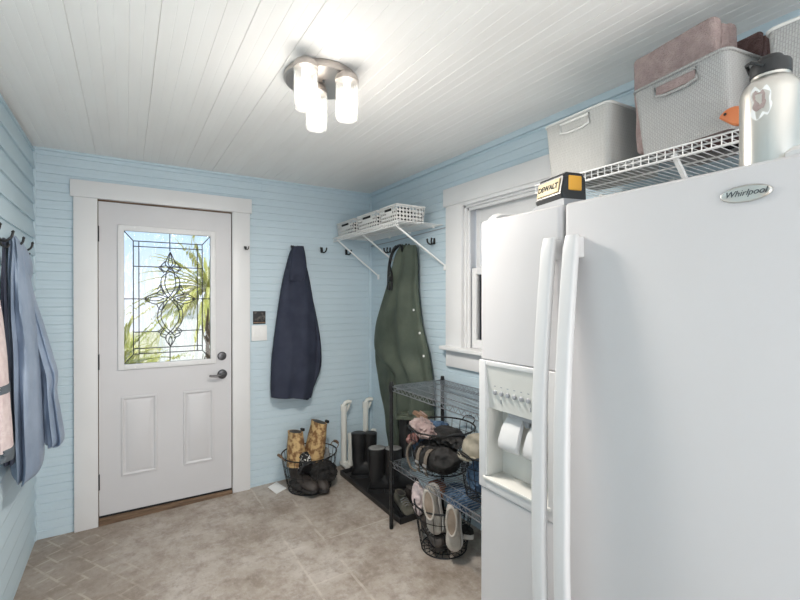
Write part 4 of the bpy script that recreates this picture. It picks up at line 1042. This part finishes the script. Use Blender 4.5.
soft('blue_towel', b3+V((.02, -.13, .325)), (.085, .11, .06), 'denim', 'blue cloth heaped behind the pale shoes below the middle rack shelf', 'clothing', .22, 12, 18)

# ------------------------------------------------------------------ outside, seen through the glass
ground = nmat('pale_dry_grass', (.42, .38, .18), (.60, .55, .34), .95, 3)
bm = B(); box(bm, (-14, .13, -.45), (14, 24, -.35)); tag(mk('lawn', bm, ground, origin=(0, 6, -.4)), 'pale dry lawn beyond the door glass', 'lawn', kind='structure')
leaf = nmat('yellow_green_palm_leaf', (.30, .33, .06), (.56, .52, .14), .6, 3)
def palm(c, h, L, n, label, seed):
    rnd = random.Random(seed); e = empty('palm_plant', c, label, 'plant', 'garden palms beyond the door glass'); c = V(c)
    bm = B(); lathe(bm, [(.05, 0), (.035, h*.5), (.04, h)], c, 14); mk('trunk', bm, 'wood', e)
    bm = B()
    for i in range(n):
        az = 2*PI*i/n*2.618; el = rnd.uniform(-.35, 1.35); d = V((math.cos(az)*math.cos(el), math.sin(az)*math.cos(el), math.sin(el))); l = L*rnd.uniform(.7, 1.1); s = d.cross(V((0, 0, 1))).normalized()
        pts = []
        for k in range(9):
            t = k/8; p = c+V((0, 0, h))+d*l*t+V((0, 0, -.55*l*t*t*math.cos(el))); w = .026*math.sin(PI*min(1, t*.92+.08))*L
            pts.append((p-s*w+V((0, 0, w*.4)), p, p+s*w+V((0, 0, w*.4))))
        loft(bm, pts, closed=False)
    o = mk('fronds', bm, leaf, e, sharp=0); s_ = o.modifiers.new('thick', 'SOLIDIFY'); s_.thickness = .006
palm((-1.95, 1.7, -.36), 1.05, .85, 90, 'yellow green palm behind the left side of the door glass', 3)
palm((-.93, 2.7, -.36), 1.95, .95, 90, 'taller palm behind the right side of the door glass', 5)
palm((-1.7, 3.9, -.36), .55, 1.1, 90, 'palm farther off between the others beyond the door glass', 8)
sh = empty('garden_shed', (-.2, 5.6, -.36), 'pale building beyond the lower right of the door glass', 'shed')
bm = B(); box(bm, (-1.2, 5.8, -.36), (2.6, 7.6, 1.35)); mk('shed_wall', bm, 'ceil', sh)
bm = B(); prism(bm, [(-1.35, 5.65, 1.35), (2.75, 5.65, 1.35), (2.75, 6.7, 1.85), (-1.35, 6.7, 1.85)], (0, 0, .06)); mk('shed_roof', bm, 'paper', sh)

# ------------------------------------------------------------------ light
w = bpy.data.worlds.new('sky'); sc.world = w; w.use_nodes = True
nt = w.node_tree; bg_ = nt.nodes['Background']
tc = nt.nodes.new('ShaderNodeTexCoord'); sp = nt.nodes.new('ShaderNodeSeparateXYZ'); rp = nt.nodes.new('ShaderNodeValToRGB')
nt.links.new(tc.outputs['Generated'], sp.inputs[0]); nt.links.new(sp.outputs['Z'], rp.inputs['Fac']); nt.links.new(rp.outputs['Color'], bg_.inputs['Color'])
e = rp.color_ramp.elements
e[0].position = 0; e[0].color = (.78, .84, .92, 1); e[1].position = .5; e[1].color = (.42, .60, .86, 1)
x_ = e.new(.12); x_.color = (.55, .74, .95, 1)
bg_.inputs['Strength'].default_value = 1.0
def area(name, loc, tgt, sx, sy, power, col):
    l = bpy.data.lights.new(name, 'AREA'); l.shape = 'RECTANGLE'; l.size = sx; l.size_y = sy; l.energy = power; l.color = col
    o = bpy.data.objects.new(name, l); COL.objects.link(o); o.location = loc; d = V(tgt)-V(loc); o.rotation_euler = d.to_track_quat('-Z', 'Y').to_euler(); return o
# added fill light in the unseen opening behind the camera, tilted up at the ceiling
area('doorway_fill', (-1.15, YF+.02, 1.12), (-1.15, 0, 2.35), 1.7, 1.9, 37, (1, .945, .89))
# what the three open-bottomed shades throw down into the room
l = bpy.data.lights.new('lamp_downlight', 'AREA'); l.shape = 'DISK'; l.size = .22; l.energy = 23; l.color = (1, .93, .85)
o = bpy.data.objects.new('lamp_downlight', l); COL.objects.link(o); o.location = (-1.155, -1.76, 2.165)

l = bpy.data.lights.new('ceiling_fill', 'POINT'); l.energy = 6; l.color = (1, .95, .89); l.shadow_soft_size = .28  # added fill hung below the shades to spread light over ceiling and walls
o = bpy.data.objects.new('ceiling_fill', l); COL.objects.link(o); o.location = (-1.165, -1.78, 1.93)

l = bpy.data.lights.new('sun', 'SUN'); l.energy = 2.6; l.angle = .02; l.color = (1, .95, .87)
o = bpy.data.objects.new('sun', l); COL.objects.link(o); o.rotation_euler = V((.30, .55, -1)).to_track_quat('-Z', 'Y').to_euler()

sc.view_settings.view_transform = 'Standard'; sc.view_settings.look = 'None'; sc.view_settings.exposure = .33; sc.view_settings.gamma = 1; sc.view_settings.use_curve_mapping = False
sc.cycles.use_denoising = True
sc.cycles.max_bounces = 10; sc.cycles.diffuse_bounces = 6; sc.cycles.transmission_bounces = 8; sc.cycles.caustics_reflective = False
